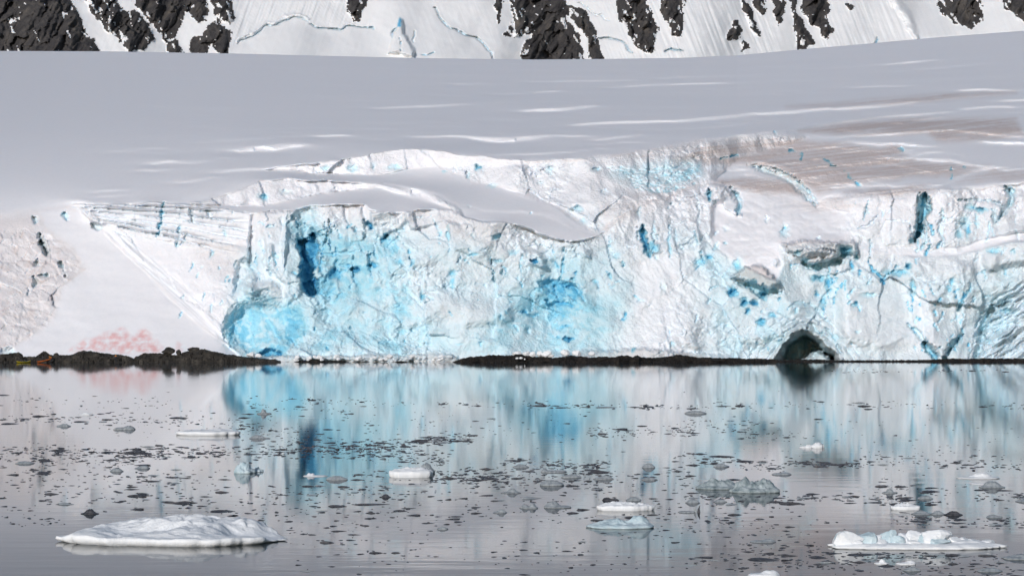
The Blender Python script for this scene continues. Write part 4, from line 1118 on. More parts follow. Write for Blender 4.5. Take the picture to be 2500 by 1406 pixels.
def boulder(px, w, top, base, Y, label, seed, mat=M_SROCK, name='boulder', cat='rock', group=None, dep=None, zc=None, spike=0.0):
    """an angular block: a faceted lump cut by random planes"""
    sc = FPX / Y
    wm = w / sc; hm = (base - top) / sc
    X = (px - 1250) / sc; Zb = CAM_H - (base - YH) / sc
    rg = np.random.default_rng(seed)
    nu, nv = 22, 13
    th = np.linspace(0, 2 * np.pi, nu, endpoint=False); ph = np.linspace(0.0, np.pi, nv)
    T, Fh = np.meshgrid(th, ph)
    d = np.stack([np.sin(Fh) * np.cos(T), np.sin(Fh) * np.sin(T), np.cos(Fh)], -1)
    r = np.ones(T.shape)
    for k in range(13):
        nrm = rg.normal(size=3); nrm /= np.linalg.norm(nrm)
        dist = rg.uniform(0.55, 0.9)
        c = d @ nrm
        r = np.minimum(r, np.where(c > 0.05, dist / np.maximum(c, 0.05), 9))
    r *= 1 + 0.05 * rg.normal(size=r.shape)
    pts = d * r[..., None]
    mn = pts.reshape(-1, 3).min(0); mx = pts.reshape(-1, 3).max(0)
    pts = (pts - mn) / (mx - mn)
    pts[..., 0] = (pts[..., 0] - 0.5) * wm; pts[..., 1] = (pts[..., 1] - 0.5) * (dep or wm * 0.8); pts[..., 2] = (pts[..., 2] - 0.12) * hm / 0.88
    vs = [tuple(pts[0, 0])] + [tuple(p) for rw in pts[1:-1] for p in rw] + [tuple(pts[-1, 0])]
    fs = []
    for j in range(nu): fs.append([0, 1 + j, 1 + (j + 1) % nu])
    for i in range(nv - 3):
        for j in range(nu):
            p = 1 + i * nu; fs.append([p + j, p + nu + j, p + nu + (j + 1) % nu, p + (j + 1) % nu])
    L = len(vs) - 1; p = 1 + (nv - 3) * nu
    for j in range(nu): fs.append([p + j, L, p + (j + 1) % nu])
    o = mesh_from(name, np.array(vs), fs, mat, smooth=False)
    o.location = (X, Y, Zb)
    tag(o, label, cat, group)
    return o
boulder(411, 34, 847, 866, 503.5, 'angular grey boulder perched on the broad ledge', 21)
boulder(436, 13, 853, 866, 503.2, 'small boulder leaning against the angular grey boulder', 22)
boulder(473, 32, 847, 858, 504.5, 'flat dark boulder highest on the broad ledge', 23)
boulder(108, 12, 857, 864, 503.6, 'small dark stone on top of the rounded boulder', 24)
boulder(137, 14, 861, 869, 503.2, 'small pointed stone right of the orange kayak', 25)

# loose ice blocks lying on the rocks and the ice foot
bl = [(1262, 26, 856, 869), (1284, 20, 857, 870), (1300, 18, 858, 872), (1318, 16, 856, 870), (1334, 26, 855, 872), (1345, 16, 864, 874), (1380, 24, 852, 868), (1408, 24, 855, 868), (1444, 18, 857, 868), (612, 22, 858, 872), (632, 18, 862, 872)]
for i, (x, w, t_, b_) in enumerate(bl):
    nth = ['leftmost', 'second', 'third', 'fourth', 'fifth', 'sixth', 'seventh', 'eighth', 'ninth'][i if i < 9 else 0]
    lab = (('left' if x < 620 else 'right') + ' of two rounded white ice blocks on the rubble by the blue hollow' if x < 700 else nth + ' ice block from the left behind the high dark ledge')
    boulder(x, w, t_, b_, 506.8 if x > 700 else 508, lab, 40 + i, M_WHITE, 'ice_block', 'ice block', 'ice blocks by the hollow' if x < 700 else 'ice blocks behind the ledge')
for i in range(26):
    x = rng.uniform(690, 1100); w = rng.uniform(7, 20); b_ = rng.uniform(874, 882)
    boulder(x, w, b_ - w * rng.uniform(0.45, 0.75), b_, 505.5 + rng.uniform(0, 1.5), ('larger' if w > 14 else 'smaller') + ' fallen ice block on the low ice foot below the rubble fan', 80 + i, M_WHITE, 'ice_block', 'ice block', 'fallen blocks on the ice foot')
for i, (x, w, t_, b_) in enumerate([(1262, 9, 872, 876), (1272, 9, 871, 876), (1281, 4, 875, 878), (1230, 8, 888, 891)]):
    boulder(x, w, t_, b_, 499.0, ['leftmost', 'second', 'third', 'low floating'][i] + ' small white ice scrap by the face of the high dark ledge', 60 + i, M_WHITE, 'ice_scrap', 'ice scrap', 'white scraps on the high ledge')

# ------------------------------------------------------------------ ice floes
def floe(name, x0, x1, yb, h_px, label, mat, seed, depth=None, lumps=(), flat=0.5, edge=0.1, rough=0.1, cat='ice floe', n=84, m=22, skew=0.0, under=0.04, group=None, sq=2.4, rnd=0.45):
    """x0..x1, yb: where the front edge meets the water in the photograph; h_px: rise of its top above the water"""
    X0, Y0, sc = on_water(x0, yb); X1, _, _ = on_water(x1, yb)
    W = X1 - X0; hm = h_px / sc
    dep = depth or W * 0.5
    rg = np.random.default_rng(seed)
    th = np.linspace(0, 2 * np.pi, n, endpoint=False)
    rad = 1.0 / (np.abs(np.cos(th)) ** sq + np.abs(np.sin(th)) ** sq) ** (1 / sq)
    rad *= 1 + rough * 0.9 * fbm(np.cos(th) * 1.6 + seed, np.sin(th) * 1.6, 3, seed) + rough * 0.35 * fbm(np.cos(th) * 7 + seed, np.sin(th) * 7, 2, seed + 3)
    rho = np.concatenate([[0], np.linspace(0.06, 1.0, m - 1) ** 0.85])
    rings = []
    ux = np.cos(th) * rad; uy = np.sin(th) * rad
    ux = ux / max(abs(ux.max()), abs(ux.min())); 
    for q in rho:
        a_ = ux * q; b_ = uy * q
        z = np.full(n, flat)
        z = z * (1 - rnd * q ** 6)
        for (lx, ly, sx, sy, lh) in lumps:
            z = z + lh * np.exp(-((((a_ - lx) / sx) ** 2 + ((b_ - ly) / sy) ** 2) * (1 + 0.35 * fbm(a_ * 4 + seed, b_ * 4, 2, seed + 2))) ** 2.0)
        z = z * (1 + rough * 1.0 * fbm(a_ * 3 + seed, b_ * 3, 4, seed + 5)) + rough * 0.45 * fbm(a_ * 9 + seed, b_ * 5, 3, seed + 8) * (0.3 + z)
        ff, cc, ii = facet(a_ * 5 + seed, b_ * 4, seed + 11, 1.0)
        z = z + rough * 0.35 * ff * (0.3 + z)
        z = z * (1 - (1 - edge / max(flat, 1e-3)) * sstep(0.86, 1.0, np.array(q)) * 0.75)
        rings.append(np.stack([a_ * W / 2, b_ * dep / 2, np.maximum(z, 0.03) * hm], -1))
    # the side drops to an undercut at the waterline
    e = rings[-1]
    for (k, zz) in ((1.0 + 0.006, 0.55), (1.0 - under * 0.3, 0.2), (1.0 - under, 0.03), (0.97 - under * 1.5, -0.25)):
        r_ = e.copy(); r_[:, :2] *= k
        r_[:, 2] = e[:, 2] * zz if zz > 0 else -0.12 * hm - 0.02
        rings.append(r_)
    V_ = np.concatenate([rings[0][:1]] + [r_ for r_ in rings[1:]], 0)
    fs = [[0, 1 + j, 1 + (j + 1) % n] for j in range(n)]
    for i in range(len(rings) - 2):
        p = 1 + i * n
        for j in range(n):
            fs.append([p + j, p + n + j, p + n + (j + 1) % n, p + (j + 1) % n])
    fs.append([1 + (len(rings) - 2) * n + j for j in range(n - 1, -1, -1)])
    o = mesh_from(name, V_, fs, mat, smooth=True)
    o.location = ((X0 + X1) / 2, Y0 + dep * 0.47, 0)
    tag(o, label, cat, group)
    return o, W, dep, hm

# 1 the great smooth floe
big_floe, W, dep, hm = floe('ice_floe', 108, 686, 1334, 58, 'largest smooth white floe, broad and low, in the left foreground', M_WHITE, 3, depth=6.6, flat=0.40, edge=0.40, rough=0.19, n=220, m=66, under=0.05, rnd=0.18,
     lumps=[(0.10, 0.50, 0.72, 0.52, 0.44), (0.02, 0.12, 0.34, 0.22, 0.14), (0.26, -0.25, 0.24, 0.42, 0.24), (-0.66, -0.25, 0.20, 0.5, 0.12), (-0.40, 0.0, 0.20, 0.35, -0.18), (0.64, 0.30, 0.10, 0.16, 0.18), (0.60, -0.30, 0.16, 0.3, -0.20), (0.92, -0.1, 0.2, 0.4, -0.25), (-0.02, -0.55, 0.16, 0.2, 0.10), (-0.92, 0, 0.15, 0.5, -0.12)], sq=2.0)
# 2 the floe carrying rounded blocks
f2o, W2, dep2, hm2 = floe('ice_floe', 2030, 2470, 1342, 15, 'long flat floe carrying a row of pale blue rounded lumps', M_WHITE, 9, depth=2.6, flat=0.85, edge=0.6, rough=0.22, n=150, m=26, under=0.03, sq=2.2,
     lumps=[(0.55, 0.1, 0.2, 0.5, 0.4)])
def lump(parent, cx, cw, top_px, seed, mat, sc=48.0, px0=2250, dy=0.0):
    w = cw * 1.3 / sc; h = top_px * 0.9 / sc
    rg = np.random.default_rng(seed)
    nu, nv = 20, 12
    th = np.linspace(0, 2 * np.pi, nu, endpoint=False); ph = np.linspace(0, np.pi, nv)
    T, Fh = np.meshgrid(th, ph)
    d = np.stack([np.sin(Fh) * np.cos(T), np.sin(Fh) * np.sin(T), np.cos(Fh)], -1)
    r = np.full(T.shape, 1.0)
    for k in range(11):
        nrm = rg.normal(size=3); nrm /= np.linalg.norm(nrm)
        c = d @ nrm; r = np.minimum(r, np.where(c > 0.05, rg.uniform(0.45, 0.82) / np.maximum(c, 0.05), 9))
    p = d * r[..., None]
    mn = p.reshape(-1, 3).min(0); mx = p.reshape(-1, 3).max(0); p = (p - mn) / (mx - mn)
    p[..., 0] = (p[..., 0] - .5) * w; p[..., 1] = (p[..., 1] - .5) * w * 0.85; p[..., 2] = (p[..., 2] - 0.15) * h / 0.85
    vs = [tuple(p[0, 0])] + [tuple(q_) for rw in p[1:-1] for q_ in rw] + [tuple(p[-1, 0])]
    fs = [[0, 1 + j, 1 + (j + 1) % nu] for j in range(nu)]
    for i in range(nv - 3):
        for j in range(nu):
            s_ = 1 + i * nu; fs.append([s_ + j, s_ + nu + j, s_ + nu + (j + 1) % nu, s_ + (j + 1) % nu])
    L = len(vs) - 1; s_ = 1 + (nv - 3) * nu
    for j in range(nu): fs.append([s_ + j, L, s_ + (j + 1) % nu])
    o = mesh_from('ice_lump', np.array(vs), fs, mat, parent, False)
    o.location = ((cx - px0) / sc, dy, 0.16)
    return o
for i, (cx, cw, tp, mt_, dy) in enumerate([(2080, 60, 38, M_WHITE, 0), (2060, 26, 30, M_CYAN, -.2), (2124, 44, 34, M_CYAN, 0), (2152, 30, 26, M_WHITE, .1), (2178, 34, 40, M_CYAN, .1), (2200, 30, 26, M_CYAN, -.2), (2222, 34, 30, M_WHITE, .1),
                                           (2242, 38, 38, M_WHITE, .2), (2262, 26, 28, M_CYAN, -.1), (2296, 54, 42, M_WHITE, 0), (2298, 46, 18, M_CYAN, -.35), (2326, 18, 36, M_WHITE, .2), (2345, 26, 20, M_WHITE, 0), (2368, 26, 18, M_WHITE, .1), (2396, 30, 14, M_WHITE, 0), (2425, 30, 12, M_WHITE, .1), (2100, 24, 18, M_WHITE, -.4), (2160, 26, 16, M_WHITE, -.45), (2238, 30, 14, M_WHITE, -.4)]):
    lump(f2o, cx, cw, tp, 300 + i, mt_, dy=dy)

FL = [
 # x0, x1, yb, h, label, mat, depth ratio, flat, rough, lumps
 (418, 583, 1063, 15, 'thin flat white slab floe with dark undercut edge', M_WHITE, .35, .8, .08, [(0.3, .1, .2, .5, .25)]),
 (1697, 1812, 1195, 26, 'left of two joined grey green bergy bits', M_GREEN, .5, .30, .3, [(.15, 0, .6, .5, .5), (-.45, 0, .4, .5, .25), (.5, .1, .2, .3, .2)]),
 (1782, 1910, 1204, 34, 'right of two joined grey green bergy bits, with a pale face', M_GREEN, .5, .35, .28, [(-.5, 0, .3, .5, .5), (.05, .1, .5, .5, .45), (.5, 0, .25, .4, .4), (.8, 0, .2, .4, .1)]),
 (1432, 1600, 1291, 32, 'lumpy pale bergy bit with a knob at its right end', M_CYAN, .4, .35, .3, [(.55, .1, .3, .4, .6), (-.1, .1, .3, .5, .3), (-.5, 0, .2, .4, .2)]),
 (1457, 1600, 1247, 22, 'flat white slab floe just behind the lumpy pale bergy bit', M_WHITE, .3, .7, .15, [(-.2, .2, .6, .5, .25)]),
 (946, 1056, 1166, 26, 'smooth white block floe with a grey hump behind', M_WHITE, .4, .75, .06, [(.1, .3, .6, .4, .2)]),
 (1000, 1062, 1156, 30, 'grey ice hump leaning behind the smooth white block', M_GREY, .5, .5, .25, [(.3, 0, .4, .5, .5)]),
 (566, 622, 1156, 32, 'jagged pale turquoise chunk floating left of centre', M_CYAN, .7, .35, .45, [(.1, 0, .4, .5, .5), (-.5, 0, .3, .4, .3)]),
 (612, 642, 1152, 12, 'small white scrap touching the jagged turquoise chunk', M_CYAN, .6, .5, .4, [(0, 0, .4, .4, .4)]),
 (1952, 1986, 1094, 9, 'left half of a small lumpy white floe on open water', M_WHITE, .5, .5, .4, [(.4, 0, .4, .5, .4)]),
 (1982, 2014, 1094, 14, 'right half of a small lumpy white floe on open water', M_WHITE, .6, .6, .35, [(0, 0, .5, .5, .4)]),
 (2340, 2450, 1169, 15, 'low white floe with a central hump near the right edge', M_WHITE, .35, .25, .2, [(.1, 0, .4, .5, .7)]),
 (2394, 2458, 1191, 19, 'grey lens of ice in front of the low humped floe', M_GREY, .5, .2, .1, [(0, 0, .6, .6, .8)]),
 (2178, 2252, 1245, 17, 'rounded white floe beside three grey bits', M_WHITE, .4, .6, .15, [(-.1, .1, .6, .5, .35)]),
 (2226, 2276, 1256, 12, 'leftmost of three grey bits beside the rounded white floe', M_GREY, .5, .3, .2, [(0, 0, .6, .5, .6)]),
 (2273, 2309, 1256, 12, 'middle of three grey bits beside the rounded white floe', M_GREY, .5, .3, .2, [(0, 0, .6, .5, .6)]),
 (2307, 2354, 1258, 13, 'rightmost of three grey bits beside the rounded white floe', M_DARK, .5, .3, .2, [(0, 0, .6, .5, .6)]),
 (275, 329, 1049, 13, 'pale grey floe with a raised right end, upper left', M_GREY, .4, .5, .2, [(.4, 0, .4, .5, .4)]),
 (626, 662, 1011, 13, 'small grey pyramid of ice below the blue hollow', M_GREY, .6, .25, .3, [(-.1, 0, .35, .5, .8)]),
 (606, 659, 1071, 10, 'grey lens of ice right of the thin slab floe', M_GREY, .4, .25, .15, [(-.2, 0, .6, .5, .75)]),
 (1670, 1726, 1010, 10, 'distant whitish floe with a dark tail', M_GREY, .4, .5, .2, [(0, 0, .6, .5, .4)]),
 (1268, 1314, 1241, 17, 'grey ice bit with a notched top, lower centre', M_GREY, .5, .3, .35, [(-.4, 0, .3, .5, .4), (.4, 0, .3, .5, .55)]),
 (1328, 1398, 1240, 18, 'wide grey ice bit sloping right, lower centre', M_GREY, .5, .25, .25, [(-.4, 0, .5, .5, .7)]),
 (1316, 1378, 1186, 18, 'rounded pale grey block in the brash, centre', M_GREY, .5, .5, .15, [(-.1, 0, .7, .5, .4)]),
 (1222, 1274, 1204, 13, 'pale pointed scrap left of the wide grey bit', M_GREY, .5, .25, .3, [(.1, 0, .4, .5, .7)]),
 (1320, 1384, 1153, 12, 'grey slab with upturned left tip in the brash', M_GREY, .4, .4, .25, [(-.7, 0, .2, .5, .5)]),
 (1370, 1420, 1166, 12, 'grey slab at the heart of the central brash', M_GREY, .4, .5, .2, [(0, 0, .6, .5, .3)]),
 (1448, 1500, 1170, 12, 'grey flat bit right of the central brash', M_GREY, .4, .4, .25, [(.2, 0, .5, .5, .5)]),
 (1250, 1292, 1141, 10, 'dark rounded bit at the top of the central brash', M_GREY, .5, .4, .2, [(0, 0, .6, .5, .5)]),
 (1568, 1600, 1142, 13, 'grey stone shaped ice bit below the pale blue streak', M_GREY, .6, .4, .15, [(0, 0, .7, .6, .6)]),
 (1566, 1606, 1172, 10, 'flat grey bit under the stone shaped bit', M_GREY, .5, .4, .15, [(0, 0, .7, .6, .4)]),
 (1828, 1912, 1408, 15, 'white floe cut by the bottom edge of the picture', M_WHITE, .4, .5, .2, [(.3, 0, .5, .5, .5)]),
 (2136, 2172, 1377, 12, 'small white peaked floe before the lump carrying floe', M_WHITE, .5, .3, .3, [(.1, 0, .4, .5, .7)]),
 (2188, 2242, 1378, 11, 'low white scrap before the lump carrying floe', M_WHITE, .4, .4, .25, [(.4, 0, .5, .5, .4)]),
 (2206, 2250, 1394, 13, 'grey white bit nearest the bottom edge, right', M_GREY, .5, .4, .2, [(0, 0, .6, .5, .5)]),
 (738, 799, 1163, 5, 'thin white sliver with two small bumps', M_WHITE, .4, .5, .2, [(-.5, 0, .15, .5, 1.2), (-.2, 0, .15, .5, 1.0)]),
 (795, 850, 1172, 13, 'grey lens right of the thin white sliver', M_GREY, .4, .4, .15, [(-.1, 0, .7, .5, .5)]),
 (1656, 1700, 1251, 8, 'thin grey sliver beside two upright ice fins', M_GREY, .4, .5, .2, []),
 (2452, 2540, 1366, 16, 'grey floe cut by the right edge of the picture', M_GREY, .5, .4, .2, [(.1, 0, .6, .5, .5)]),
 (1832, 1896, 1324, 9, 'pale grey flat floe with a raised right lobe', M_GREY, .4, .5, .15, [(.5, .2, .4, .4, .5)]),
 (2388, 2452, 1396, 12, 'grey lens at the bottom right', M_GREY, .5, .3, .1, [(0, 0, .7, .6, .6)]),
 (188, 226, 1013, 7, 'small white sliver on the calm water, upper left', M_WHITE, .4, .4, .2, [(.1, 0, .5, .5, .4)]),
 (136, 172, 1041, 9, 'small lilac grey bit, upper left', M_GREY, .4, .4, .25, [(.1, 0, .5, .5, .5)]),
 (194, 240, 1255, 14, 'dark pyramid of clear ice above the largest floe', M_DARK, .5, .2, .2, [(0, 0, .5, .6, .8)]),
 (34, 82, 1132, 8, 'grey lens in the brash band at the far left', M_GREY, .4, .4, .15, [(0, 0, .7, .6, .5)]),
 (266, 300, 1151, 10, 'smooth grey pebble of ice below the left brash band', M_GREY, .5, .3, .08, [(0, 0, .7, .7, .7)]),
 (326, 364, 1144, 9, 'smooth grey lens of ice right of the grey pebble', M_GREY, .5, .3, .08, [(.2, 0, .7, .7, .7)]),
 (1203, 1238, 1252, 11, 'pale grey pointed bit, lower centre', M_GREY, .5, .3, .2, [(.2, 0, .5, .5, .7)]),
 (1066, 1094, 1292, 9, 'small grey bit with a flat top, lower centre', M_GREY, .5, .5, .2, [(0, 0, .5, .5, .4)]),
 (1674, 1710, 1228, 11, 'grey pebble below the joined bergy bits', M_GREY, .5, .3, .1, [(0, 0, .7, .7, .7)]),
 (1742, 1776, 1226, 9, 'pale grey pebble right of another, below the bergy bits', M_GREY, .5, .3, .1, [(0, 0, .7, .7, .7)]),
 (2242, 2280, 1218, 9, 'dark smooth pebble above the rounded white floe', M_GREY, .5, .4, .1, [(0, 0, .7, .7, .6)]),
 (2154, 2194, 1204, 12, 'spiky grey scrap left of the dark smooth pebble', M_GREY, .5, .3, .4, [(0, 0, .4, .5, .7)]),
 (1742, 1782, 1140, 11, 'lumpy pale grey bit above the joined bergy bits', M_GREY, .5, .4, .25, [(-.1, 0, .6, .5, .5)]),
 (1884, 1934, 1159, 9, 'grey flat bit right of the joined bergy bits', M_GREY, .4, .5, .15, [(.3, 0, .5, .5, .3)]),
 (2370, 2412, 1182, 5, 'narrow white scrap left of the grey lens', M_WHITE, .4, .5, .2, []),
 (1468, 1512, 1222, 10, 'dark grey slab left above the flat white slab', M_DARK, .4, .5, .25, [(-.4, 0, .4, .5, .4)]),
 (1528, 1566, 1222, 12, 'dark grey rounded slab right above the flat white slab', M_GREY, .5, .4, .2, [(0, 0, .6, .6, .5)]),
 (925, 954, 1214, 9, 'small dark pointed bit, left of centre', M_DARK, .5, .3, .2, [(.1, 0, .5, .6, .7)]),
 (240, 260, 1030, 4, 'tiny pale scrap above the raised pale floe', M_GREY, .5, .5, .2, []),
 (2485, 2560, 1226, 12, 'grey floe at the right edge above the lump carrying floe', M_GREY, .5, .4, .2, [(0, 0, .6, .6, .5)]),
 (2410, 2450, 1264, 10, 'grey bit with a flat right end, right side', M_GREY, .5, .4, .2, [(-.2, 0, .6, .6, .5)]),
]
for i, (x0, x1, yb, h, lab, mt_, dr, fl_, ro, lu) in enumerate(FL):
    X0, Y0, sc = on_water(x0, yb)
    Wm = (x1 - x0) / sc
    floe('ice_floe' if mt_ in (M_WHITE, M_CYAN) else 'clear_ice_bit', x0, x1, yb, h * 0.78 if mt_ in (M_GREY, M_DARK) else h * 0.9, lab, mt_, 20 + i, depth=max(0.25, Wm * dr * 1.2), flat=fl_, edge=min(fl_, .25) if fl_ < .6 else .7, rough=ro if fl_ < .6 else ro + 0.14, lumps=lu,
         rnd=0.45 if fl_ < .6 else .2, sq=2.4 if fl_ < .6 else 2.1,
         n=56 if Wm < 2 else 84, m=14 if Wm < 2 else 22, cat='ice floe' if mt_ in (M_WHITE, M_CYAN) else 'ice bit')
# two upright fins
for (x, t_, lab, mt_) in ((1697, 1234, 'pale upright ice fin beside a dark one', M_GREY), (1706, 1232, 'dark upright ice fin beside a pale one', M_DARK)):
    X, Y, sc = on_water(x, 1250)
    h = (1250 - t_) / sc; w = 8 / sc
    vs = np.array([(-w * .6, -w * .4, -.05), (w * .5, -w * .4, -.05), (w * .6, w * .4, -.05), (-w * .5, w * .4, -.05), (-w * .35, -w * .25, h * .45), (w * .25, -w * .25, h * .4), (w * .35, w * .25, h * .42), (-w * .2, w * .25, h * .5), (w * .42, 0, h), (w * .30, w * .1, h * .96)])
    fs = [[0, 1, 5, 4], [1, 2, 6, 5], [2, 3, 7, 6], [3, 0, 4, 7], [4, 5, 8], [5, 6, 8], [6, 7, 9], [6, 9, 8], [7, 4, 9], [4, 8, 9], [3, 2, 1, 0]]
    o = mesh_from('ice_fin', vs, fs, mt_, smooth=False); o.location = (X, Y, 0); tag(o, lab, 'ice fin')

# --- brash: hundreds of small dark clear bits in drifting bands
def bit_mesh(seed):
    rg = np.random.default_rng(seed)
    n = 12
    th = np.linspace(0, 2 * np.pi, n, endpoint=False)
    rad = 1 + 0.28 * rg.normal(size=n); rad = np.clip(rad, 0.45, 1.5)
    low = np.stack([np.cos(th) * rad * .5, np.sin(th) * rad * .5, np.full(n, -0.25)], -1)
    mid = low * np.array([1.04, 1.04, 0]) + np.array([0, 0, 0.12])
    k = rg.uniform(.45, .8)
    off = rg.normal(0, .1, 2)
    top = mid * np.array([k, k, 0]) + np.stack([np.full(n, off[0]), np.full(n, off[1]), 0.45 + 0.35 * rg.uniform(size=n)], -1)
    ap = np.array([[off[0] * 1.6, off[1], 0.75 + .4 * rg.uniform()]])
    V_ = np.concatenate([low, mid, top, ap])
    fs = []
    for r_ in (0, n):
        for j in range(n): fs.append([r_ + j, r_ + (j + 1) % n, r_ + n + (j + 1) % n, r_ + n + j])
    for j in range(n): fs.append([2 * n + j, 2 * n + (j + 1) % n, 3 * n])
    fs.append(list(range(n - 1, -1, -1)))
    return V_, fs
BITS = [bit_mesh(900 + i) for i in range(12)]
# drifting bands: x0, y0, x1, y1, thickness, number, size
BANDS = [(0, 1022, 620, 1030, 12, 60, 16, 'thin brash line at the upper left'), (20, 975, 420, 985, 14, 26, 11, 'scattered brash at the upper left'),
         (700, 975, 1300, 990, 8, 46, 13, 'thin brash line below the cliff'), (1270, 988, 1720, 996, 7, 60, 16, 'thin brash line below the cliff'),
         (1700, 990, 2500, 990, 10, 54, 14, 'thin brash line at the upper right'), (600, 985, 860, 1010, 16, 36, 14, 'scattered brash in the blue reflection'),
         (560, 1040, 860, 1085, 26, 80, 14, 'scattered brash in the blue reflection'), (0, 1100, 400, 1108, 13, 120, 18, 'dense brash band on the left'),
         (300, 1110, 820, 1098, 16, 190, 18, 'dense brash band on the left'), (0, 1122, 320, 1130, 14, 60, 18, 'dense brash band on the left'),
         (820, 1098, 1150, 1066, 12, 130, 18, 'slanting brash band left of centre'), (830, 1100, 1100, 1120, 20, 110, 15, 'slanting brash band left of centre'),
         (1440, 1058, 1700, 1052, 14, 70, 16, 'sparse brash right of centre'), (1680, 1030, 1960, 1070, 20, 46, 14, 'sparse brash right of centre'),
         (1050, 1160, 1500, 1165, 26, 150, 20, 'dense brash at the centre'), (1220, 1130, 1480, 1142, 18, 80, 18, 'dense brash at the centre'), (860, 1160, 1240, 1168, 12, 90, 18, 'dense brash at the centre'),
         (1400, 1180, 1700, 1160, 26, 40, 18, 'sparse brash right of centre'), (1650, 1118, 1920, 1142, 16, 60, 17, 'sparse brash right of centre'), (1930, 1130, 2100, 1134, 8, 60, 20, 'dark brash streak on the right'),
         (2100, 1120, 2500, 1138, 18, 60, 18, 'scattered brash on the right'), (0, 1160, 560, 1170, 22, 70, 20, 'scattered brash on the left'), (0, 1205, 700, 1225, 34, 90, 22, 'scattered brash on the left'),
         (700, 1195, 1100, 1210, 24, 50, 20, 'scattered brash at the centre'), (600, 1240, 1150, 1260, 40, 60, 22, 'scattered brash at the centre'), (1960, 1216, 2300, 1222, 12, 50, 24, 'dark brash streak on the right'),
         (2140, 1195, 2500, 1215, 20, 56, 22, 'scattered brash on the right'), (2180, 1264, 2500, 1276, 16, 64, 22, 'brash above the lump carrying floe'), (1650, 1210, 1980, 1225, 30, 50, 22, 'scattered brash on the right'),
         (1600, 1270, 2050, 1300, 46, 60, 20, 'scattered brash on the right'), (2080, 1352, 2500, 1372, 24, 80, 24, 'brash before the lump carrying floe'), (1820, 1340, 2100, 1372, 30, 50, 24, 'brash before the lump carrying floe'),
         (1680, 1370, 2500, 1400, 16, 70, 24, 'dark brash along the bottom right'), (700, 1330, 1640, 1380, 50, 70, 18, 'sparse brash along the bottom'), (400, 1255, 900, 1300, 40, 30, 22, 'sparse brash along the bottom'),
         (0, 1265, 160, 1285, 20, 16, 20, 'sparse brash along the bottom'), (1100, 1210, 1640, 1260, 50, 70, 22, 'scattered brash at the centre'), (1500, 1020, 2500, 1110, 60, 70, 12, 'scattered specks on the far water'),
         (0, 1000, 700, 1070, 50, 70, 11, 'scattered specks on the far water'), (880, 1020, 1500, 1060, 40, 50, 11, 'scattered specks on the far water'), (2000, 905, 2480, 906, 5, 30, 10, 'fine specks near the far shore'),
         (-250, 1000, 0, 1300, 150, 60, 18, 'brash beyond the left edge'), (2500, 1000, 2750, 1380, 150, 60, 18, 'brash beyond the right edge')]
bits = []
for (x0, y0, x1, y1, th_, num, size, lab) in BANDS:
    # pieces gather in clots
    num = int(num * 2.1)
    ncl = max(4, num // 9)
    cx = rng.uniform(0, 1, ncl)
    for k in range(num):
        t = np.clip(cx[rng.integers(ncl)] + rng.normal(0, 0.03), 0, 1) if rng.uniform() < 0.45 else rng.uniform()
        x = x0 + (x1 - x0) * t + rng.normal(0, 6)
        y = y0 + (y1 - y0) * t + rng.normal(0, th_ * 0.55)
        if y < 900: continue
        w = size * (0.18 + 0.48 * rng.exponential(0.8))
        w = min(w, size * 3.2)
        end = 'left end' if t < 0.25 else 'left half' if t < 0.5 else 'right half' if t < 0.75 else 'right end'
        bits.append((x, y, w, (lab, end), int(rng.integers(12)), rng.uniform(0, 6.28), rng.uniform(0.5, 1.1)))
taken = [(c[0], c[1], c[2]) for c in FL] + [(105, 695, 1334), (2025, 2475, 1342)]
def free(b):
    x, y, w = b[0], b[1], b[2]
    for (x0, x1, yb) in taken:
        X0, Y0, sc = on_water(x0, yb)
        back = YH + FPX * CAM_H / (Y0 + (x1 - x0) / sc * 0.75 + 0.3)
        if x0 - w * .6 < x < x1 + w * .6 and back - 3 < y < yb + 4: return False
    return True
bits = [b for b in bits if free(b)]
bits.sort(key=lambda b: -b[2] if (0 < b[0] < 2500 and b[1] < 1404) else 0)
N_IND = 235
BMESH = []
for i, (V_, fs) in enumerate(BITS):
    me = bpy.data.meshes.new('brash_bit'); me.from_pydata([tuple(map(float, v)) for v in V_], [], fs); me.update()
    me.materials.append(M_GREY if i % 5 == 4 else M_DARK)
    BMESH.append(me)
SV, SF, off = [], [], 0
for i, (x, y, w, lab, mi, rot, hk) in enumerate(bits):
    X, Y, sc = on_water(x, y)
    wm = w / sc
    dm = wm * 0.55 if wm < 0.5 else wm * 0.3
    hm_ = min(0.15, wm * 0.09) * hk + 0.012
    if i < N_IND:
        o = bpy.data.objects.new('brash_ice', BMESH[mi]); COL.objects.link(o)
        o.location = (X, Y, 0.0); o.scale = (wm, dm, hm_); o.rotation_euler = (0, 0, rot if wm < 0.5 else (rot - 3.14) * 0.12)
        size_w = 'broad' if w > 36 else 'middling' if w > 26 else 'small'
        tag(o, '%s %s ice bit, %s of the %s' % (size_w, 'pale grey' if mi % 5 == 4 else 'dark', lab[1], lab[0]), 'ice bit', lab[0])
    else:
        V_, fs = BITS[mi]
        c_, s_ = math.cos(rot), math.sin(rot)
        v = V_ * np.array([wm, dm, hm_])
        v = np.stack([v[:, 0] * c_ - v[:, 1] * s_ + X, v[:, 0] * s_ + v[:, 1] * c_ + Y, v[:, 2]], -1)
        SV.append(v); SF += [[q + off for q in f_] for f_ in fs[:-1]]; off += len(v)
o = mesh_from('brash_ice_drift', np.concatenate(SV), SF, M_DARK, smooth=False)
tag(o, 'countless tiny dark bits of brash ice strewn over the calm water', 'brash ice', kind='stuff')

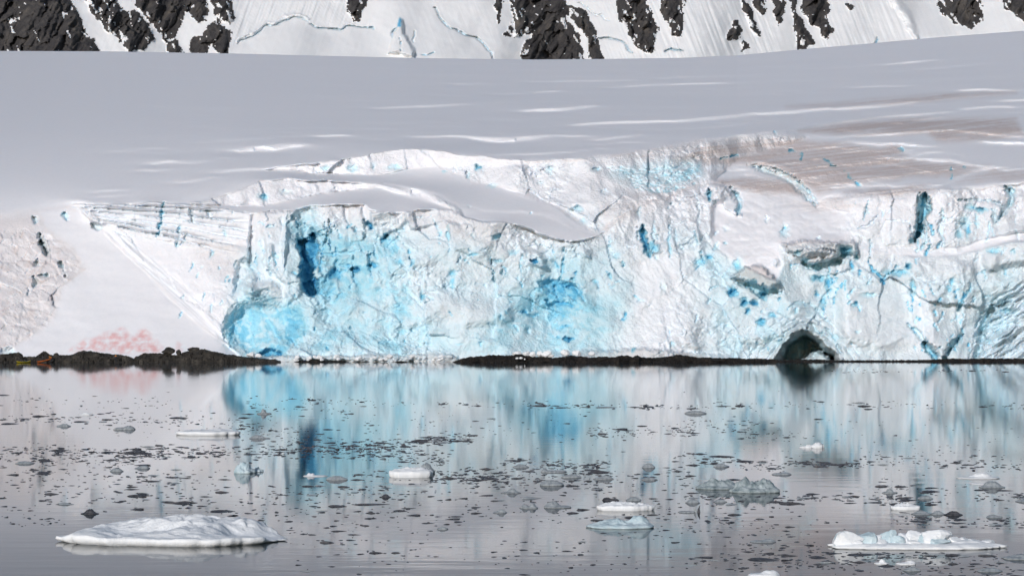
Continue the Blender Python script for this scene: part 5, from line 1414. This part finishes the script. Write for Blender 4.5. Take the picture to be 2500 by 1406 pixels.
# ------------------------------------------------------------------ kayaks and people
M_YEL = mat_plain('yellow_hull', (0.88, 0.62, 0.02), 0.35, 0.05)
M_ORG = mat_plain('orange_hull', (0.62, 0.14, 0.02), 0.35)
M_BLK = mat_plain('black_trim', (0.02, 0.02, 0.022), 0.5)
M_PAD = mat_plain('paddle_blade', (0.6, 0.6, 0.58), 0.4)

def kayak(loc, yaw, pitch, L, mat, label, cockpits):
    root = empty('kayak', loc); root.rotation_euler = (0, pitch, yaw); tag(root, label, 'kayak')
    n, k = 25, 14
    vs = []
    for i in range(n):
        u = -1 + 2 * i / (n - 1)
        w = 0.31 * max(0.02, (1 - abs(u) ** 2.3)); sheer = 0.38 + 0.16 * abs(u) ** 3; keel = 0.02 + 0.20 * abs(u) ** 5
        for j in range(k):
            a_ = 2 * math.pi * j / k
            y = math.cos(a_) * w; z = math.sin(a_)
            z = sheer * 0.72 + (sheer * 0.28) * z * (1 + .3 * (1 - abs(y) / (w + 1e-6))) if z > 0 else sheer * 0.72 + (sheer * 0.72 - keel) * z
            vs.append((u * L / 2, y, z - 0.06))
    fs = []
    for i in range(n - 1):
        for j in range(k):
            p = i * k; fs.append([p + j, p + k + j, p + k + (j + 1) % k, p + (j + 1) % k])
    fs.append(list(range(k - 1, -1, -1))); fs.append([(n - 1) * k + j for j in range(k)])
    mesh_from('hull', np.array(vs), fs, mat, root)
    for c in cockpits:
        vs = []; fs = []
        for j in range(20):
            a_ = 2 * math.pi * j / 20
            for (r_, z) in ((1.0, .26), (1.04, .33), (.88, .34), (.84, .27)):
                vs.append((c + math.cos(a_) * .40 * r_, math.sin(a_) * .23 * r_, z))
        for j in range(20):
            for q_ in range(4):
                fs.append([j * 4 + q_, ((j + 1) % 20) * 4 + q_, ((j + 1) % 20) * 4 + (q_ + 1) % 4, j * 4 + (q_ + 1) % 4])
        mesh_from('cockpit_rim', np.array(vs), fs, M_BLK, root)
        mesh_from('spray_deck', np.array([(c, 0, .33)] + [(c + math.cos(6.2832 * j / 20) * .36, math.sin(6.2832 * j / 20) * .2, .30) for j in range(20)]), [[0, 1 + j, 1 + (j + 1) % 20] for j in range(20)], M_BLK, root)
    return root

def paddle(loc, rot, L=2.1, label=''):
    root = empty('paddle', loc); root.rotation_euler = rot; tag(root, label, 'paddle')
    n = 8; vs = []; fs = []
    for x in (-L / 2, L / 2):
        for j in range(n): vs.append((x, math.cos(6.2832 * j / n) * .016, math.sin(6.2832 * j / n) * .016))
    for j in range(n): fs.append([j, (j + 1) % n, n + (j + 1) % n, n + j])
    mesh_from('shaft', np.array(vs), fs, M_BLK, root)
    for s in (-1, 1):
        vs = []; m_ = 10
        for z in (-.008, .008):
            for j in range(m_):
                a_ = 6.2832 * j / m_; vs.append((s * (L / 2 + .2) + math.cos(a_) * .24, math.sin(a_) * .085, z))
        fs = [list(range(m_ - 1, -1, -1)), list(range(m_, 2 * m_))] + [[j, (j + 1) % m_, m_ + (j + 1) % m_, m_ + j] for j in range(m_)]
        mesh_from('blade', np.array(vs), fs, M_PAD, root)
    return root

def clothing(name, jacket, trousers, head, zw, zn):
    """one figure's clothes: trousers below the waist, jacket to the neck, hood or hat above, chosen by height on the body"""
    m, nt, b = mat_new(name)
    tc = nd(nt, 'ShaderNodeTexCoord'); sp = nd(nt, 'ShaderNodeSeparateXYZ'); nt.links.new(tc.outputs['Object'], sp.inputs[0])
    dv = nd(nt, 'ShaderNodeMath', operation='DIVIDE'); nt.links.new(sp.outputs['Z'], dv.inputs[0]); dv.inputs[1].default_value = 2.0
    r = ramp(nt, dv.outputs[0], [(0.0, trousers), (zw / 2, jacket), (zn / 2, head)], 'CONSTANT')
    nt.links.new(r.outputs['Color'], b.inputs['Base Color']); b.inputs['Roughness'].default_value = 0.8
    return m

def person(loc, yaw, pose, mat, label):
    """one continuous body grown over a posed skeleton"""
    J, E = [], []
    def j(p, r, parent=None):
        J.append((p, r)); i = len(J) - 1
        if parent is not None: E.append((parent, i))
        return i
    P_ = pose
    pel = j(P_['pelvis'], .15); wa = j(P_['waist'], .14, pel); ch = j(P_['chest'], .165, wa); nk = j(P_['neck'], .062, ch)
    hd0 = j(P_['chin'], .085, nk); hd = j(P_['head'], .105, hd0); j(P_['crown'], .075, hd)
    for s in ('l', 'r'):
        sh = j(P_['sh' + s], .075, ch); el = j(P_['el' + s], .052, sh); wr = j(P_['wr' + s], .036, el)
        hnd = j(P_['ha' + s], .042, wr)
        d = np.array(P_['ha' + s]) - np.array(P_['wr' + s]); d = d / (np.linalg.norm(d) + 1e-6)
        for q_ in range(4):
            f0 = np.array(P_['ha' + s]) + d * .06 + np.array([0.0, 0.022 * (q_ - 1.5), 0.0])
            f1 = f0 + d * (.04 - .006 * abs(q_ - 1)) + np.array([0, 0, -.015])
            a0 = j(tuple(f0), .011, hnd); j(tuple(f1), .009, a0)
        j(tuple(np.array(P_['ha' + s]) + d * .02 + np.array([0, .05 if s == 'r' else -.05, .01])), .012, hnd)
        hp = j(P_['hi' + s], .105, pel); kn = j(P_['kn' + s], .07, hp); an = j(P_['an' + s], .045, kn); j(P_['to' + s], .045, an)
    me = bpy.data.meshes.new('person')
    me.from_pydata([p for p, _ in J], E, []); me.update()
    o = bpy.data.objects.new('person', me); COL.objects.link(o)
    sk = o.modifiers.new('body', 'SKIN'); sk.use_smooth_shade = True
    for v, (_, r_) in zip(me.skin_vertices[0].data, J): v.radius = (r_, r_)
    me.skin_vertices[0].data[0].use_root = True
    sb = o.modifiers.new('smooth', 'SUBSURF'); sb.levels = 1; sb.render_levels = 1
    me.materials.append(mat)
    o.location = loc; o.rotation_euler = (0, 0, yaw)
    tag(o, label, 'person')
    return o
# local frame: faces +X
STAND = dict(pelvis=(0, 0, .95), waist=(0, 0, 1.12), chest=(.02, 0, 1.35), neck=(.02, 0, 1.50), chin=(.05, 0, 1.56), head=(.04, 0, 1.64), crown=(.03, 0, 1.74),
             shl=(.02, .2, 1.42), ell=(.02, .27, 1.14), wrl=(.16, .25, .94), hal=(.21, .24, .88), shr=(.02, -.2, 1.42), elr=(.02, -.27, 1.14), wrr=(.16, -.25, .94), har=(.21, -.24, .88),
             hil=(0, .1, .88), knl=(.04, .12, .48), anl=(0, .13, .09), tol=(.16, .14, .04), hir=(0, -.1, .88), knr=(.04, -.12, .48), anr=(0, -.13, .09), tor=(.16, -.14, .04))
BEND = dict(STAND); BEND.update(waist=(.12, 0, 1.03), chest=(.34, 0, 1.14), neck=(.48, 0, 1.18), chin=(.54, 0, 1.18), head=(.60, 0, 1.20), crown=(.68, 0, 1.24),
             shl=(.38, .19, 1.14), ell=(.46, .22, .86), wrl=(.56, .2, .64), hal=(.60, .19, .58), shr=(.38, -.19, 1.14), elr=(.46, -.22, .86), wrr=(.56, -.2, .64), har=(.60, -.19, .58), knl=(.14, .12, .5), knr=(.14, -.12, .5))
SIT = dict(STAND); SIT.update(pelvis=(0, 0, .16), waist=(0, 0, .32), chest=(.03, 0, .55), neck=(.04, 0, .71), chin=(.07, 0, .77), head=(.06, 0, .85), crown=(.05, 0, .95),
             shl=(.04, .2, .62), ell=(.16, .28, .40), wrl=(.38, .26, .42), hal=(.44, .25, .44), shr=(.04, -.2, .62), elr=(.16, -.28, .40), wrr=(.38, -.26, .42), har=(.44, -.25, .44),
             hil=(.02, .09, .14), knl=(.42, .12, .20), anl=(.80, .08, .10), tol=(.86, .08, .18), hir=(.02, -.09, .14), knr=(.42, -.12, .20), anr=(.80, -.08, .10), tor=(.86, -.08, .18))

def at_shore(px, Y, Z=0.0): return ((px - 1250) / FPX * Y, Y, Z)
C_DRK = clothing('dark_clothes', (.03, .03, .04), (.02, .02, .025), (.05, .04, .04), .3, .74)
C_DRK2 = clothing('dark_drysuit', (.025, .025, .035), (.02, .02, .025), (.06, .04, .035), 1.0, 1.52)
C_ORG = clothing('orange_jacket', (.72, .24, .03), (.02, .022, .04), (.03, .03, .05), .9, 1.55)
C_ORG2 = clothing('orange_hooded_jacket', (.03, .03, .05), (.02, .022, .03), (.75, .28, .05), 1.0, 1.36)
kx, ky, kz = at_shore(57, 498.0)
yk_yaw = R(64)
kayak((kx, ky, 0), yk_yaw, 0, 5.2, M_YEL, 'yellow double kayak afloat before the rocks at left', (-.75, .75))
for s, lab in ((-.75, 'dark clad paddler seated in the left seat of the yellow kayak'), (.75, 'dark clad paddler seated in the right seat of the yellow kayak')):
    person((kx + math.cos(yk_yaw) * (s - .2), ky + math.sin(yk_yaw) * (s - .2), .06), yk_yaw, SIT, C_DRK, lab)
paddle((kx + math.cos(yk_yaw) * .95, ky + math.sin(yk_yaw) * .95, .52), (0, R(6), yk_yaw + R(90)), 2.0, 'double bladed paddle held across the yellow kayak')
ox, oy, oz = at_shore(109, 499.0)
kayak((ox, oy, .32), R(52), R(-9.5), 4.6, M_ORG, 'orange kayak hauled bow up onto the rocks', (-.1,))
person((at_shore(103.5, 499.6)[0], 499.6, .0), R(40), STAND, C_DRK2, 'dark clad person standing beside the orange kayak')
person((at_shore(126, 500.6)[0], 500.6, .25), R(200), BEND, C_ORG, 'person in orange jacket bending over the orange kayak\'s bow')
person((at_shore(282.5, 500.3)[0], 500.3, .15), R(-70), STAND, C_ORG2, 'person with orange hood standing before the long rock hump')
